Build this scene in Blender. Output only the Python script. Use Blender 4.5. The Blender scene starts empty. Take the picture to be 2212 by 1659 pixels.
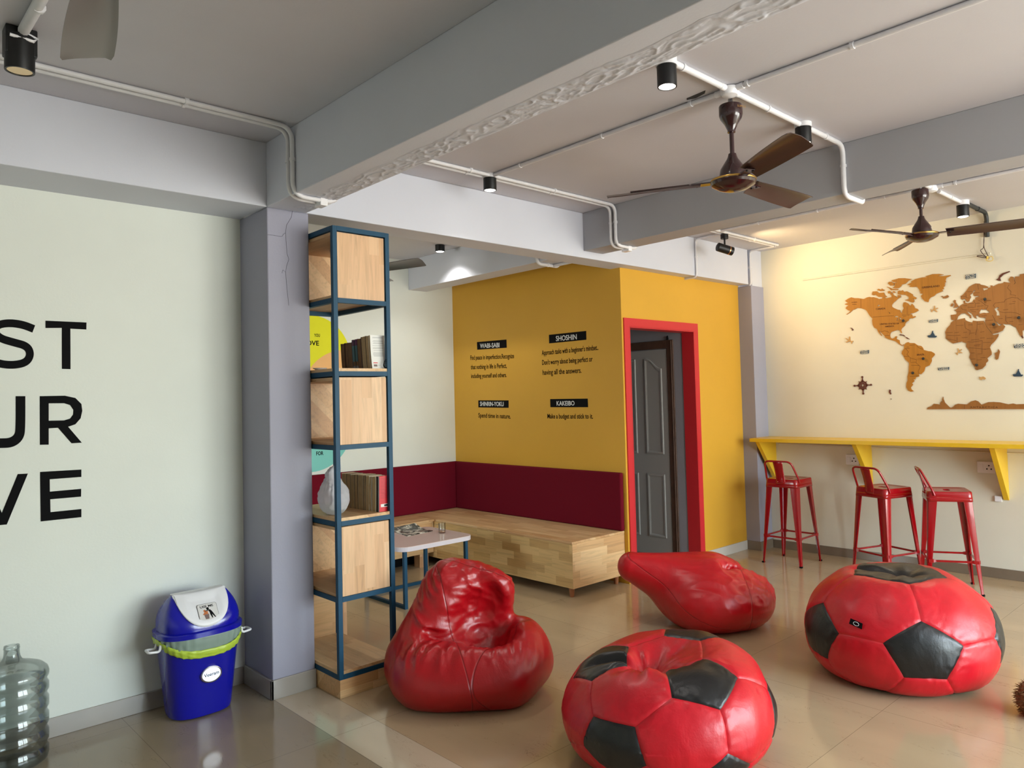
import bpy, bmesh, math, random
import numpy as np
from mathutils import Vector, Matrix, noise as mnoise
from mathutils.geometry import tessellate_polygon
random.seed(7)
scene = bpy.context.scene
COL = scene.collection
PI = math.pi

# ---------------------------------------------------------------- camera model (frame 2212 x 1659)
FPX, PPX, PPY, EYE = 1615.49, 1184.757, 798.126, 1.5
RW = np.array([[0.7185156576386714, -0.6949945955703385, -0.02679107791951306],
               [0.006797658397041299, 0.04553545124324426, -0.9989395950308464],
               [0.6954775636700187, 0.7175716234691111, 0.03744227054439035]])
def U(x, y, X=None, Y=None, Z=None):
    """a point of the photograph, measured on a known wall, floor or ceiling plane"""
    d = RW.T @ np.array([(x - PPX) / FPX, (y - PPY) / FPX, 1.0])
    t = X / d[0] if X is not None else Y / d[1] if Y is not None else (Z - EYE) / d[2]
    return Vector((t * d[0], t * d[1], EYE + t * d[2]))

cam = bpy.data.cameras.new('camera')
cam_o = bpy.data.objects.new('camera', cam); COL.objects.link(cam_o)
cam.sensor_width = 36.0; cam.sensor_fit = 'HORIZONTAL'
cam.lens = FPX / 2212 * 36.0
cam.shift_x = -(PPX - 1106) / 2212
cam.shift_y = (PPY - 829.5) / 2212
cam.clip_start = 0.05
M = Matrix((RW[0], -RW[1], -RW[2])).transposed().to_4x4()
M.translation = Vector((0, 0, EYE))
cam_o.matrix_world = M
scene.camera = cam_o

# measured planes of the place (metres)
XC0, XC1, YF, ZB, ZC = 1.6528, 1.8720, 3.7849, 2.534, 2.872
YB, YD, XP, XM, YP = 4.0009, 3.8982, 6.3666, 6.5882, 3.7518
XA0, XA1, ZA, XT, YK, YW = 4.0664, 4.2783, 2.5862, 4.6114, 6.1432, 4.1361

# ---------------------------------------------------------------- materials
def lin(c):
    c = c / 255.0
    return c / 12.92 if c <= 0.04045 else ((c + 0.055) / 1.055) ** 2.4
def rgb(r, g, b):
    return (lin(r), lin(g), lin(b), 1.0)
class NT:
    def __init__(self, name):
        self.m = bpy.data.materials.new(name); self.m.use_nodes = True
        self.t = self.m.node_tree; self.b = self.t.nodes['Principled BSDF']
    def n(self, kind, **kw):
        o = self.t.nodes.new(kind)
        for k, v in kw.items():
            if k in o.inputs: o.inputs[k].default_value = v
            else: setattr(o, k, v)
        return o
    def l(self, a, b): self.t.links.new(a, b)
    def math(self, op, a, b=None, c=None):
        o = self.n('ShaderNodeMath', operation=op)
        for i, v in enumerate((a, b, c)):
            if v is None: continue
            if isinstance(v, (int, float)): o.inputs[i].default_value = v
            else: self.l(v, o.inputs[i])
        return o.outputs[0]
    def mix(self, fac, a, b, blend='MIX'):
        o = self.n('ShaderNodeMix', data_type='RGBA', blend_type=blend)
        for i, v in ((0, fac), (6, a), (7, b)):
            if isinstance(v, (int, float)): o.inputs[i].default_value = v
            elif isinstance(v, tuple): o.inputs[i].default_value = v
            else: self.l(v, o.inputs[i])
        return o.outputs[2]
    def coord(self, scale=(1, 1, 1), rot=(0, 0, 0), kind='Object', loc=(0, 0, 0)):
        tc = self.n('ShaderNodeTexCoord'); mp = self.n('ShaderNodeMapping')
        mp.inputs['Scale'].default_value = scale; mp.inputs['Rotation'].default_value = rot; mp.inputs['Location'].default_value = loc
        self.l(tc.outputs[kind], mp.inputs[0]); return mp.outputs[0]
    def noise(self, vec, scale, detail=2, rough=.5, dist=0.0):
        o = self.n('ShaderNodeTexNoise'); self.l(vec, o.inputs['Vector'])
        o.inputs['Scale'].default_value = scale; o.inputs['Detail'].default_value = detail
        o.inputs['Roughness'].default_value = rough; o.inputs['Distortion'].default_value = dist
        return o.outputs[0]
    def ramp(self, fac, stops):
        o = self.n('ShaderNodeValToRGB'); self.l(fac, o.inputs[0])
        e = o.color_ramp.elements
        while len(e) < len(stops): e.new(0.5)
        for k, (p, c) in enumerate(stops):
            e[k].position = p; e[k].color = c if isinstance(c, tuple) else (c, c, c, 1)
        return o.outputs[0]
    def bump(self, h, strength=.2, dist=.01, normal=None):
        o = self.n('ShaderNodeBump'); self.l(h, o.inputs['Height'])
        o.inputs['Strength'].default_value = strength; o.inputs['Distance'].default_value = dist
        if normal is not None: self.l(normal, o.inputs['Normal'])
        self.l(o.outputs[0], self.b.inputs['Normal']); return o.outputs[0]
    def set(self, **kw):
        for k, v in kw.items():
            i = self.b.inputs[k.replace('_', ' ')]
            if isinstance(v, (int, float, tuple)): i.default_value = v
            else: self.l(v, i)
        return self
def pbr(name, col, rough=.5, metal=0.0, coat=0.0, spec=.5, var=0.0, vscale=6.0, bump=0.0, bscale=60.0, sheen=0.0):
    N = NT(name)
    N.set(Base_Color=col, Roughness=rough, Metallic=metal, Coat_Weight=coat)
    N.b.inputs['Specular IOR Level'].default_value = spec
    if sheen: N.b.inputs['Sheen Weight'].default_value = sheen
    if var:
        v = N.coord(kind='Object'); f = N.noise(v, vscale, 4)
        d = tuple(c * (1 - var) for c in col[:3]) + (1,); u = tuple(min(1, c * (1 + var)) for c in col[:3]) + (1,)
        N.set(Base_Color=N.mix(N.ramp(f, [(.3, 0.0), (.7, 1.0)]), d, u))
    if bump:
        v = N.coord(kind='Object'); N.bump(N.noise(v, bscale, 4, .6), bump, .004)
    return N.m
def emit(name, col, strength):
    N = NT(name); N.set(Base_Color=(.02, .02, .02, 1), Emission_Color=col, Emission_Strength=strength); return N.m

MT = {}
def paint(name, col, rough=.55, bump=.12, var=.03, bscale=90):
    return pbr(name, col, rough, var=var, vscale=1.7, bump=bump, bscale=bscale, spec=.35)
MT['wall_cream'] = paint('cream_wall_paint', rgb(222, 227, 220))
MT['wall_map'] = paint('warm_cream_wall_paint', rgb(222, 219, 204))
MT['beam'] = paint('white_beam_paint', rgb(206, 209, 220))
MT['beam_grey'] = paint('grey_beam_paint', rgb(168, 169, 174))
MT['ceiling'] = paint('ceiling_paint', rgb(198, 197, 204))
MT['column'] = paint('lilac_grey_column_paint', rgb(154, 154, 170))
MT['yellow_wall'] = paint('mustard_wall_paint', rgb(212, 162, 54), rough=.5)
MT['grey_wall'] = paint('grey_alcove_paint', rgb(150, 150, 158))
MT['red_trim'] = pbr('red_trim_paint', rgb(200, 40, 48), .4)
MT['yellow'] = pbr('yellow_gloss_paint', rgb(232, 190, 40), .35, var=.04)
MT['black'] = pbr('black_paint', rgb(14, 14, 16), .8, spec=.12)
MT['ink'] = pbr('black_lettering_paint', rgb(22, 14, 9), .9, spec=.1)
MT['white_ink'] = pbr('white_lettering_paint', rgb(225, 228, 230), .6)
MT['white_plastic'] = pbr('white_plastic', rgb(232, 232, 236), .35)
MT['pvc'] = pbr('white_painted_conduit', rgb(220, 220, 224), .45, var=.05, vscale=14)
MT['pvc_dark'] = pbr('dark_conduit', rgb(40, 42, 42), .5)
MT['black_metal'] = pbr('black_metal', rgb(26, 26, 27), .42, metal=.3)
MT['blue_steel'] = pbr('blue_steel_paint', rgb(18, 68, 96), .5, var=.06, vscale=20, spec=.3)
MT['red_steel'] = pbr('red_steel_gloss', rgb(150, 6, 16), .2, coat=.3)
MT['steel'] = pbr('bare_steel', rgb(200, 200, 205), .3, metal=1)
MT['chrome'] = pbr('silver_badge_metal', rgb(205, 206, 214), .28, metal=1)
MT['fan_brown'] = pbr('dark_brown_enamel', rgb(44, 14, 16), .22, coat=.5)
MT['fan_blade'] = pbr('brown_blade_enamel', rgb(66, 46, 42), .35, coat=.2)
MT['fan_grey'] = pbr('grey_brown_enamel', rgb(112, 104, 100), .35, coat=.2)
MT['gold'] = pbr('gold_band', rgb(190, 150, 80), .3, metal=1)
MT['bin_blue'] = pbr('blue_bin_plastic', rgb(12, 18, 158), .2, coat=.3)
MT['bin_lime'] = pbr('lime_liner_film', rgb(176, 200, 66), .4)
MT['maroon'] = pbr('maroon_fabric', rgb(104, 4, 28), .9, bump=.3, bscale=400, spec=.2)
MT['door_grey'] = pbr('grey_door_paint', rgb(158, 157, 154), .4)
MT['door_frame_brown'] = pbr('dark_brown_frame_wood', rgb(84, 60, 46), .45, var=.2, vscale=12)
MT['laminate'] = pbr('pale_pink_laminate', rgb(226, 206, 198), .12)
MT['edge_band'] = pbr('white_edge_band', rgb(214, 208, 216), .3)
MT['tile_base'] = pbr('grey_baseboard_tile', rgb(158, 152, 144), .12, var=.06, vscale=5)
MT['tile_base_dark'] = pbr('brown_baseboard_tile', rgb(122, 108, 92), .15, var=.08, vscale=5)
MT['paper'] = pbr('book_page_paper', rgb(196, 172, 132), .9, var=.1, vscale=30)
MT['paper_dark'] = pbr('aged_book_page_paper', rgb(134, 106, 78), .9, var=.1, vscale=30)
MT['map_navy'] = pbr('navy_wood_stain', rgb(38, 62, 84), .6)
MT['map_red'] = pbr('mahogany_wood_stain', rgb(92, 44, 28), .55)
MT['map_pale'] = pbr('pale_wood', rgb(190, 150, 96), .6)
MT['map_line'] = pbr('burnt_engraving', rgb(84, 48, 18), .8)

def wood(name, c1, c2, c3, axis=0, block=(.30, .055), rough=.42, grain=1.0):
    """finger-jointed rubberwood: staves of differing tone with fine grain; axis = run of the grain"""
    N = NT(name)
    rot = [(0, 0, 0), (0, 0, PI / 2), (0, PI / 2, 0)][axis]
    tc = N.n('ShaderNodeTexCoord'); sep = N.n('ShaderNodeSeparateXYZ'); N.l(tc.outputs['Object'], sep.inputs[0])
    ax = [sep.outputs[0], sep.outputs[1], sep.outputs[2]]
    run = ax[axis]; o = [a for i, a in enumerate(ax) if i != axis]
    across = N.math('ADD', N.math('MULTIPLY', o[0], 1.0), N.math('MULTIPLY', o[1], 1.0))
    row = N.math('FLOOR', N.math('DIVIDE', across, block[1]))
    wn = N.n('ShaderNodeTexWhiteNoise', noise_dimensions='1D'); N.l(row, wn.inputs['W'])
    colu = N.math('FLOOR', N.math('ADD', N.math('DIVIDE', run, block[0]), N.math('MULTIPLY', wn.outputs['Value'], 5.0)))
    cmb = N.n('ShaderNodeCombineXYZ'); N.l(row, cmb.inputs[0]); N.l(colu, cmb.inputs[1])
    wn2 = N.n('ShaderNodeTexWhiteNoise', noise_dimensions='3D'); N.l(cmb.outputs[0], wn2.inputs['Vector'])
    base = N.ramp(wn2.outputs['Value'], [(0.0, c1), (.5, c2), (1.0, c3)])
    s = [38.0, 38.0, 38.0]; s[axis] = 2.2
    mp = N.n('ShaderNodeMapping'); mp.inputs['Scale'].default_value = s
    add = N.n('ShaderNodeVectorMath', operation='ADD'); N.l(tc.outputs['Object'], add.inputs[0])
    sc = N.n('ShaderNodeVectorMath', operation='SCALE'); N.l(cmb.outputs[0], sc.inputs[0]); sc.inputs['Scale'].default_value = 3.7
    N.l(sc.outputs[0], add.inputs[1]); N.l(add.outputs[0], mp.inputs[0])
    g = N.noise(mp.outputs[0], 1.0, 5, .6, 1.2)
    gr = N.ramp(g, [(.30, .70), (.52, 1.0), (.75, 1.08)])
    col = N.mix(.75 * grain, base, gr, 'MULTIPLY')
    N.set(Base_Color=col, Roughness=rough); N.b.inputs['Specular IOR Level'].default_value = .4
    N.bump(g, .08, .002)
    return N.m
RW1, RW2, RW3 = rgb(200, 158, 110), rgb(220, 184, 138), rgb(188, 142, 96)
MT['wood_x'] = wood('rubberwood_along_x', RW1, RW2, RW3, 0)
MT['wood_y'] = wood('rubberwood_along_y', RW1, RW2, RW3, 1)
MT['wood_z'] = wood('rubberwood_upright', rgb(214, 172, 132), rgb(226, 190, 150), rgb(204, 160, 118), 2, block=(.5, .06))
MT['wood_block'] = wood('rubberwood_blocks', rgb(206, 170, 112), rgb(222, 190, 134), rgb(184, 144, 88), 1, block=(.22, .062))
MT['wood_block_x'] = wood('rubberwood_blocks_end', rgb(220, 182, 132), rgb(230, 196, 148), rgb(204, 160, 112), 0, block=(.3, .07))
MT['map_wood'] = wood('golden_plywood', rgb(172, 116, 38), rgb(180, 124, 46), rgb(164, 108, 34), 2, block=(2, 2), grain=.8, rough=.6)
MT['map_wood_brown'] = wood('brown_plywood', rgb(146, 98, 48), rgb(150, 102, 52), rgb(140, 92, 44), 2, block=(2, 2), grain=.8, rough=.6)

def glass(name, col, rough=0.0, ior=1.3, trans=1.0, alpha=1.0):
    N = NT(name); N.set(Base_Color=col, Roughness=rough, IOR=ior, Transmission_Weight=trans, Alpha=alpha); return N.m
def thin_glass(name, tint, fres=.22, base=.03):
    N = NT(name); t = N.t; out = [k for k in t.nodes if k.type == 'OUTPUT_MATERIAL'][0]
    tr = N.n('ShaderNodeBsdfTransparent'); tr.inputs[0].default_value = tint
    gl = N.n('ShaderNodeBsdfGlossy'); gl.inputs['Roughness'].default_value = .04
    lw = N.n('ShaderNodeLayerWeight'); lw.inputs[0].default_value = fres
    f = N.math('ADD', N.math('MULTIPLY', lw.outputs['Fresnel'], .55), base)
    mx = N.n('ShaderNodeMixShader'); N.l(f, mx.inputs[0]); N.l(tr.outputs[0], mx.inputs[1]); N.l(gl.outputs[0], mx.inputs[2]); N.l(mx.outputs[0], out.inputs[0])
    return N.m
MT['clear_plastic'] = thin_glass('clear_bottle_plastic', rgb(240, 243, 243), .30, .02)
MT['glass'] = thin_glass('clear_glass', rgb(246, 248, 248), .25, .03)
N = NT('white_film'); N.set(Base_Color=rgb(228, 230, 236), Roughness=.3, Transmission_Weight=.35, IOR=1.1, Alpha=.75); MT['film'] = N.m
N = NT('grey_liner_film'); N.set(Base_Color=rgb(150, 170, 158), Roughness=.3, Alpha=.7); MT['film_grey'] = N.m

def leather(name, col, seams=(), rough=.34):
    """soft coated leatherette; seams = object-space planes ((nx,ny,nz), offset) drawn as stitched grooves"""
    N = NT(name)
    v = N.coord(kind='Object')
    fine = N.noise(v, 140, 3, .6)
    big = N.noise(N.coord((1, 1, .45)), 9, 3, .55, .8)
    h = N.math('ADD', N.math('MULTIPLY', fine, .12), N.math('MULTIPLY', big, .9))
    col_out = N.mix(N.ramp(big, [(.25, 0.0), (.75, 1.0)]), tuple(c * .82 for c in col[:3]) + (1,), col)
    if seams:
        tc = N.n('ShaderNodeTexCoord'); dist = None
        for nrm, off in seams:
            dp = N.n('ShaderNodeVectorMath', operation='DOT_PRODUCT'); N.l(tc.outputs['Object'], dp.inputs[0]); dp.inputs[1].default_value = nrm
            d = N.math('ABSOLUTE', N.math('SUBTRACT', dp.outputs['Value'], off))
            dist = d if dist is None else N.math('MINIMUM', dist, d)
        groove = N.ramp(N.math('MULTIPLY', dist, 100.0), [(.0, 0.0), (.5, 1.0)])
        h = N.math('ADD', h, N.math('MULTIPLY', groove, .8))
        col_out = N.mix(N.math('MULTIPLY', N.math('SUBTRACT', 1.0, groove), .6), col_out, tuple(c * .35 for c in col[:3]) + (1,))
    N.set(Base_Color=col_out, Roughness=rough, Coat_Weight=.12, Coat_Roughness=.25)
    N.bump(h, .35, .012)
    return N.m

# ---------------------------------------------------------------- mesh collector
class MB:
    def __init__(self): self.v = []; self.f = []; self.mi = []; self.cur = 0
    def add(self, verts, faces):
        o = len(self.v); self.v += [tuple(p) for p in verts]
        for f in faces: self.f.append(tuple(i + o for i in f)); self.mi.append(self.cur)
        return self
    def box(self, a, b, mat=None):
        x0, y0, z0 = (min(a[i], b[i]) for i in range(3)); x1, y1, z1 = (max(a[i], b[i]) for i in range(3))
        vs = [(x, y, z) for z in (z0, z1) for y in (y0, y1) for x in (x0, x1)]
        if mat is not None: vs = [mat @ Vector(p) for p in vs]
        return self.add(vs, [(0, 2, 3, 1), (4, 5, 7, 6), (0, 1, 5, 4), (2, 6, 7, 3), (0, 4, 6, 2), (1, 3, 7, 5)])
    def tube(self, pts, r, n=10, closed=False, cap=True):
        pts = [Vector(p) for p in pts]; m = len(pts)
        rs = r if isinstance(r, (list, tuple)) else [r] * m
        T = []
        for i in range(m):
            a = pts[(i - 1) % m] if (i > 0 or closed) else pts[i]; b = pts[(i + 1) % m] if (i < m - 1 or closed) else pts[i]
            t = (b - a); T.append(t.normalized() if t.length > 1e-9 else Vector((0, 0, 1)))
        up = Vector((0, 0, 1)) if abs(T[0].z) < .9 else Vector((1, 0, 0))
        nrm = (up - T[0] * up.dot(T[0])).normalized(); rings = []
        for i in range(m):
            nrm = nrm - T[i] * nrm.dot(T[i])
            nrm = nrm.normalized() if nrm.length > 1e-6 else T[i].orthogonal().normalized()
            bn = T[i].cross(nrm)
            rings.append([pts[i] + (nrm * math.cos(2 * PI * k / n) + bn * math.sin(2 * PI * k / n)) * rs[i] for k in range(n)])
        vs = [p for ring in rings for p in ring]; fs = []
        for i in range(m if closed else m - 1):
            j = (i + 1) % m
            for k in range(n): fs.append((i * n + k, i * n + (k + 1) % n, j * n + (k + 1) % n, j * n + k))
        if cap and not closed:
            fs.append(tuple(reversed(range(n)))); fs.append(tuple((m - 1) * n + k for k in range(n)))
        return self.add(vs, fs)
    def lathe(self, prof, c=(0, 0, 0), n=32, axis=None):
        """prof: list of (radius, height); axis: optional 3x3/4x4 matrix"""
        vs = []; fs = []; c = Vector(c); m = len(prof)
        for r, h in prof:
            for k in range(n):
                p = Vector((max(r, 1e-5) * math.cos(2 * PI * k / n), max(r, 1e-5) * math.sin(2 * PI * k / n), h))
                if axis is not None: p = axis @ p
                vs.append(c + p)
        for i in range(m - 1):
            for k in range(n): fs.append((i * n + k, i * n + (k + 1) % n, (i + 1) * n + (k + 1) % n, (i + 1) * n + k))
        if prof[0][0] > 1e-4: fs.append(tuple(reversed(range(n))))
        if prof[-1][0] > 1e-4: fs.append(tuple((m - 1) * n + k for k in range(n)))
        return self.add(vs, fs)
    def loft(self, rings, cap=True, closed=True):
        n = len(rings[0]); vs = [p for r in rings for p in r]; fs = []
        for i in range(len(rings) - 1):
            for k in range(n if closed else n - 1): fs.append((i * n + k, i * n + (k + 1) % n, (i + 1) * n + (k + 1) % n, (i + 1) * n + k))
        if cap:
            fs.append(tuple(reversed(range(n)))); fs.append(tuple((len(rings) - 1) * n + k for k in range(n)))
        return self.add(vs, fs)
    def prism(self, outer, depth, holes=()):
        """flat outline (3D points in a plane) with holes, given thickness 'depth' (a vector)"""
        depth = Vector(depth); loops = [[Vector(p) for p in outer]] + [[Vector(p) for p in h] for h in holes]
        allp = [p for l in loops for p in l]; nn = len(allp)
        tris = tessellate_polygon(loops)
        e1 = None
        fs = []
        for t in tris:
            a, b, c = (allp[i] for i in t)
            nrm = (b - a).cross(c - a)
            if nrm.dot(depth) < 0: t = (t[0], t[2], t[1])
            fs.append(tuple(i + nn for i in t)); fs.append(tuple(reversed(t)))
        off = 0
        for l in loops:
            m = len(l); area = Vector((0, 0, 0))
            for i in range(m): area += l[i].cross(l[(i + 1) % m])
            flip = (area.dot(depth) < 0) != (l is not loops[0])
            for i in range(m):
                a, b = off + i, off + (i + 1) % m
                q = (a, b, b + nn, a + nn)
                fs.append(tuple(reversed(q)) if flip else q)
            off += m
        return self.add(allp + [p + depth for p in allp], fs)
    def build(self, name, mat, parent=None, smooth=None, bevel=0.0, loc=None):
        me = bpy.data.meshes.new(name); me.from_pydata(self.v, [], self.f)
        mats = mat if isinstance(mat, (list, tuple)) else [mat]
        for m in mats: me.materials.append(MT[m] if isinstance(m, str) else m)
        if len(mats) > 1: me.polygons.foreach_set('material_index', self.mi)
        bm = bmesh.new(); bm.from_mesh(me); bmesh.ops.recalc_face_normals(bm, faces=bm.faces); bm.to_mesh(me); bm.free()
        o = bpy.data.objects.new(name, me); COL.objects.link(o)
        if smooth is not None:
            me.polygons.foreach_set('use_smooth', [True] * len(me.polygons))
            me.set_sharp_from_angle(angle=math.radians(smooth))
        if bevel:
            b = o.modifiers.new('soft_edges', 'BEVEL'); b.width = bevel; b.segments = 2; b.limit_method = 'ANGLE'; b.angle_limit = math.radians(40); b.harden_normals = False
        if parent is not None:
            o.parent = parent; o.matrix_parent_inverse = parent.matrix_world.inverted() if loc is None else Matrix.Identity(4)
            if loc is not None: o.location = loc
        elif loc is not None: o.location = loc
        return o
def tag(o, label=None, cat=None, group=None, kind=None):
    if label: o['label'] = label
    if cat: o['category'] = cat
    if group: o['group'] = group
    if kind: o['kind'] = kind
    return o
def thing(name, label, cat, loc=(0, 0, 0), rotz=0.0, group=None):
    o = bpy.data.objects.new(name, None); COL.objects.link(o)
    o.empty_display_size = .1
    o.matrix_world = Matrix.Translation(loc) @ Matrix.Rotation(rotz, 4, 'Z')
    return tag(o, label, cat, group)
def struct(o): o['kind'] = 'structure'; return o
def copy_tree(o, parent=None):
    c = o.copy(); COL.objects.link(c)
    if parent is not None: c.parent = parent
    for ch in list(o.children): copy_tree(ch, c)
    return c
def put(o, loc, rotz=0.0): o.matrix_world = Matrix.Translation(loc) @ Matrix.Rotation(rotz, 4, 'Z')
def fillet(pts, r, n=6):
    """round the corners of a polyline"""
    pts = [Vector(p) for p in pts]; out = [pts[0]]
    for i in range(1, len(pts) - 1):
        a, b, c = pts[i - 1], pts[i], pts[i + 1]
        d1 = (a - b); d2 = (c - b); rr = min(r, d1.length * .49, d2.length * .49)
        p0 = b + d1.normalized() * rr; p1 = b + d2.normalized() * rr
        for k in range(n + 1):
            t = k / n; out.append(p0 * (1 - t) ** 2 + b * 2 * t * (1 - t) + p1 * t ** 2)
    out.append(pts[-1]); return out
def text_mesh(body, width, height, thick, mat, name, origin, xdir, zdir, parent=None, bold=0.0, align='LEFT', resolution=3):
    """lettering cut from the built-in font, fitted into width x height and laid on a surface"""
    cu = bpy.data.curves.new(name, 'FONT'); cu.body = body; cu.resolution_u = resolution; cu.offset = bold
    ob = bpy.data.objects.new(name, cu); COL.objects.link(ob)
    dg = bpy.context.evaluated_depsgraph_get(); me = bpy.data.meshes.new_from_object(ob.evaluated_get(dg))
    bpy.data.objects.remove(ob); bpy.data.curves.remove(cu)
    co = np.empty(len(me.vertices) * 3); me.vertices.foreach_get('co', co); co = co.reshape(-1, 3)
    x0, x1 = co[:, 0].min(), co[:, 0].max(); cap = 0.73
    xd = Vector(xdir).normalized(); zd = Vector(zdir).normalized(); nd = xd.cross(zd)
    sx = width / max(x1 - x0, 1e-6); sz = height / cap
    P0 = Vector(origin)
    V = [P0 + xd * ((c[0] - x0) * sx) + zd * (c[1] * sz) + nd * thick for c in co]
    mb = MB(); mb.add(V, [tuple(p.vertices) for p in me.polygons]); bpy.data.meshes.remove(me)
    me2 = bpy.data.meshes.new(name); me2.from_pydata(mb.v, [], mb.f); me2.materials.append(MT[mat] if isinstance(mat, str) else mat)
    o = bpy.data.objects.new(name, me2); COL.objects.link(o)
    s = o.modifiers.new('body', 'SOLIDIFY'); s.thickness = thick * .95; s.offset = -1
    if parent is not None: o.parent = parent; o.matrix_parent_inverse = parent.matrix_world.inverted()
    return o
def ground(o_bm): pass
SKY = 20.0
EXPOSURE = 0.35
# ================================================================ the setting
def floor_mat():
    N = NT('polished_floor_tiles')
    tc = N.n('ShaderNodeTexCoord'); sep = N.n('ShaderNodeSeparateXYZ'); N.l(tc.outputs['Object'], sep.inputs[0])
    x, y = sep.outputs[0], sep.outputs[1]
    P = .835
    def seam(c, off, per, w):
        f = N.math('FRACT', N.math('DIVIDE', N.math('ADD', N.math('SUBTRACT', c, off), 100 * per), per))
        d = N.math('MULTIPLY', N.math('MINIMUM', f, N.math('SUBTRACT', 1.0, f)), per)
        return N.math('LESS_THAN', d, w)
    s = N.math('MAXIMUM', seam(y, 3.163, P, .0013), seam(x, 1.883, P, .0013))
    d2 = N.math('LESS_THAN', N.math('ABSOLUTE', N.math('SUBTRACT', x, 1.655)), .0022)
    s = N.math('MAXIMUM', s, d2)
    left = N.math('LESS_THAN', x, 1.655)
    strip = N.math('MULTIPLY', N.math('GREATER_THAN', x, 1.655), N.math('LESS_THAN', x, 1.883))
    # tile id for tone
    cmb = N.n('ShaderNodeCombineXYZ')
    N.l(N.math('FLOOR', N.math('DIVIDE', N.math('SUBTRACT', x, 1.883), P)), cmb.inputs[0]); N.l(N.math('FLOOR', N.math('DIVIDE', N.math('SUBTRACT', y, 3.163), P)), cmb.inputs[1])
    wn = N.n('ShaderNodeTexWhiteNoise', noise_dimensions='3D'); N.l(cmb.outputs[0], wn.inputs['Vector'])
    mp = N.n('ShaderNodeMapping'); mp.inputs['Scale'].default_value = (5.0, 1.3, 1); mp.inputs['Rotation'].default_value = (0, 0, .35)
    add = N.n('ShaderNodeVectorMath', operation='ADD'); N.l(tc.outputs['Object'], add.inputs[0])
    sc = N.n('ShaderNodeVectorMath', operation='SCALE'); N.l(wn.outputs['Color'], sc.inputs[0]); sc.inputs['Scale'].default_value = 4.0
    N.l(sc.outputs[0], add.inputs[1]); N.l(add.outputs[0], mp.inputs[0])
    n1 = N.noise(mp.outputs[0], 1.6, 5, .62, 1.6)
    cloud = N.ramp(N.noise(mp.outputs[0], .8, 3), [(.3, .92), (.7, 1.05)])
    vein = N.math('ABSOLUTE', N.math('SUBTRACT', n1, .5))
    gate = N.ramp(N.noise(mp.outputs[0], 2.6, 2), [(.5, 0.0), (.62, 1.0)])
    vl = N.math('MULTIPLY', N.math('LESS_THAN', vein, .0035), gate)
    c = N.mix(left, rgb(182, 160, 128), rgb(150, 134, 110))
    c = N.mix(strip, c, rgb(196, 180, 156))
    c = N.mix(1.0, c, cloud, 'MULTIPLY')
    c = N.mix(N.math('MULTIPLY', vl, .5), c, rgb(112, 88, 62))
    # brown worn stains with their own outlines
    st = N.noise(tc.outputs['Object'], 7.0, 4, .7)
    c = N.mix(N.math('MULTIPLY', N.math('GREATER_THAN', st, .725), .55), c, rgb(118, 96, 74))
    c = N.mix(N.math('MULTIPLY', s, .55), c, rgb(96, 80, 62))
    N.set(Base_Color=c, Roughness=N.ramp(n1, [(.3, .09), (.7, .15)]))
    N.b.inputs['Specular IOR Level'].default_value = .55
    N.bump(N.noise(tc.outputs['Object'], 2.2, 2), .03, .02)
    return N.m
MT['floor'] = floor_mat()
X_L, Y_N = -2.6, -3.2
struct(MB().box((X_L - .2, Y_N - .2, -.12), (XM + .2, YK + .2, 0)).build('floor', 'floor'))
struct(MB().box((X_L - .2, Y_N - .2, ZC), (XM + .2, YK + .2, ZC + .12)).build('ceiling', 'ceiling'))
struct(MB().box((X_L, YW, 0), (XC0 + .02, YW + .14, ZB + .02)).build('wall_left', 'wall_cream'))
struct(MB().box((X_L, YF, ZB), (XC0 + .003, YW + .14, ZC)).build('ceiling_beam', 'beam', bevel=.004))
col = struct(MB().box((XC0, YF, 0), (1.884, YW + .14, ZB)).build('column', 'column', bevel=.006))
struct(MB().box((XC0, Y_N, ZB), (XC1, YF + .002, ZC)).build('ceiling_beam', 'beam', bevel=.004))
struct(MB().box((XC0 + .003, YF, ZB), (XP + .01, YB, ZC)).build('ceiling_beam', 'beam', bevel=.004))
struct(MB().box((XA0, Y_N, ZA), (XA1, YF, ZC)).build('ceiling_beam', 'beam_grey', bevel=.004))
struct(MB().box((4.0846, YB, 2.5816), (4.2952, YK, ZC)).build('ceiling_beam', 'beam', bevel=.004))
# cracked and flaking plaster along the far half of the big beam's underside
def flaking():
    nx, ny = 34, 760; xs = np.linspace(1.745, 1.868, nx); ys = np.linspace(-.2, 3.70, ny)
    vs = []; fs = []
    for j, yy in enumerate(ys):
        edge = .018 * mnoise.noise(Vector((yy * 4, 0, 3))) + .010 * mnoise.noise(Vector((yy * 17, 5, 0)))
        for i, xx in enumerate(xs):
            t = i / (nx - 1); x_ = xx + edge * (1 - t)
            a = mnoise.noise(Vector((xx * 34, yy * 16, 1.3))); b = mnoise.noise(Vector((xx * 90, yy * 60, 7)))
            rid = max(0, .30 - abs(a)) * .024 + max(0, .35 - abs(b)) * .010 * (1 if mnoise.noise(Vector((xx * 9, yy * 3, 2))) > -.1 else .2)
            w = min(1, t * 6) * min(1, (1 - t) * 8 + .15)
            vs.append((x_, yy, ZB - .0005 - rid * w * .5))
    for j in range(ny - 1):
        for i in range(nx - 1): fs.append((j * nx + i, j * nx + i + 1, (j + 1) * nx + i + 1, (j + 1) * nx + i))
    return MB().add(vs, fs).build('trim_1', 'beam', smooth=60)
struct(flaking())
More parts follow.
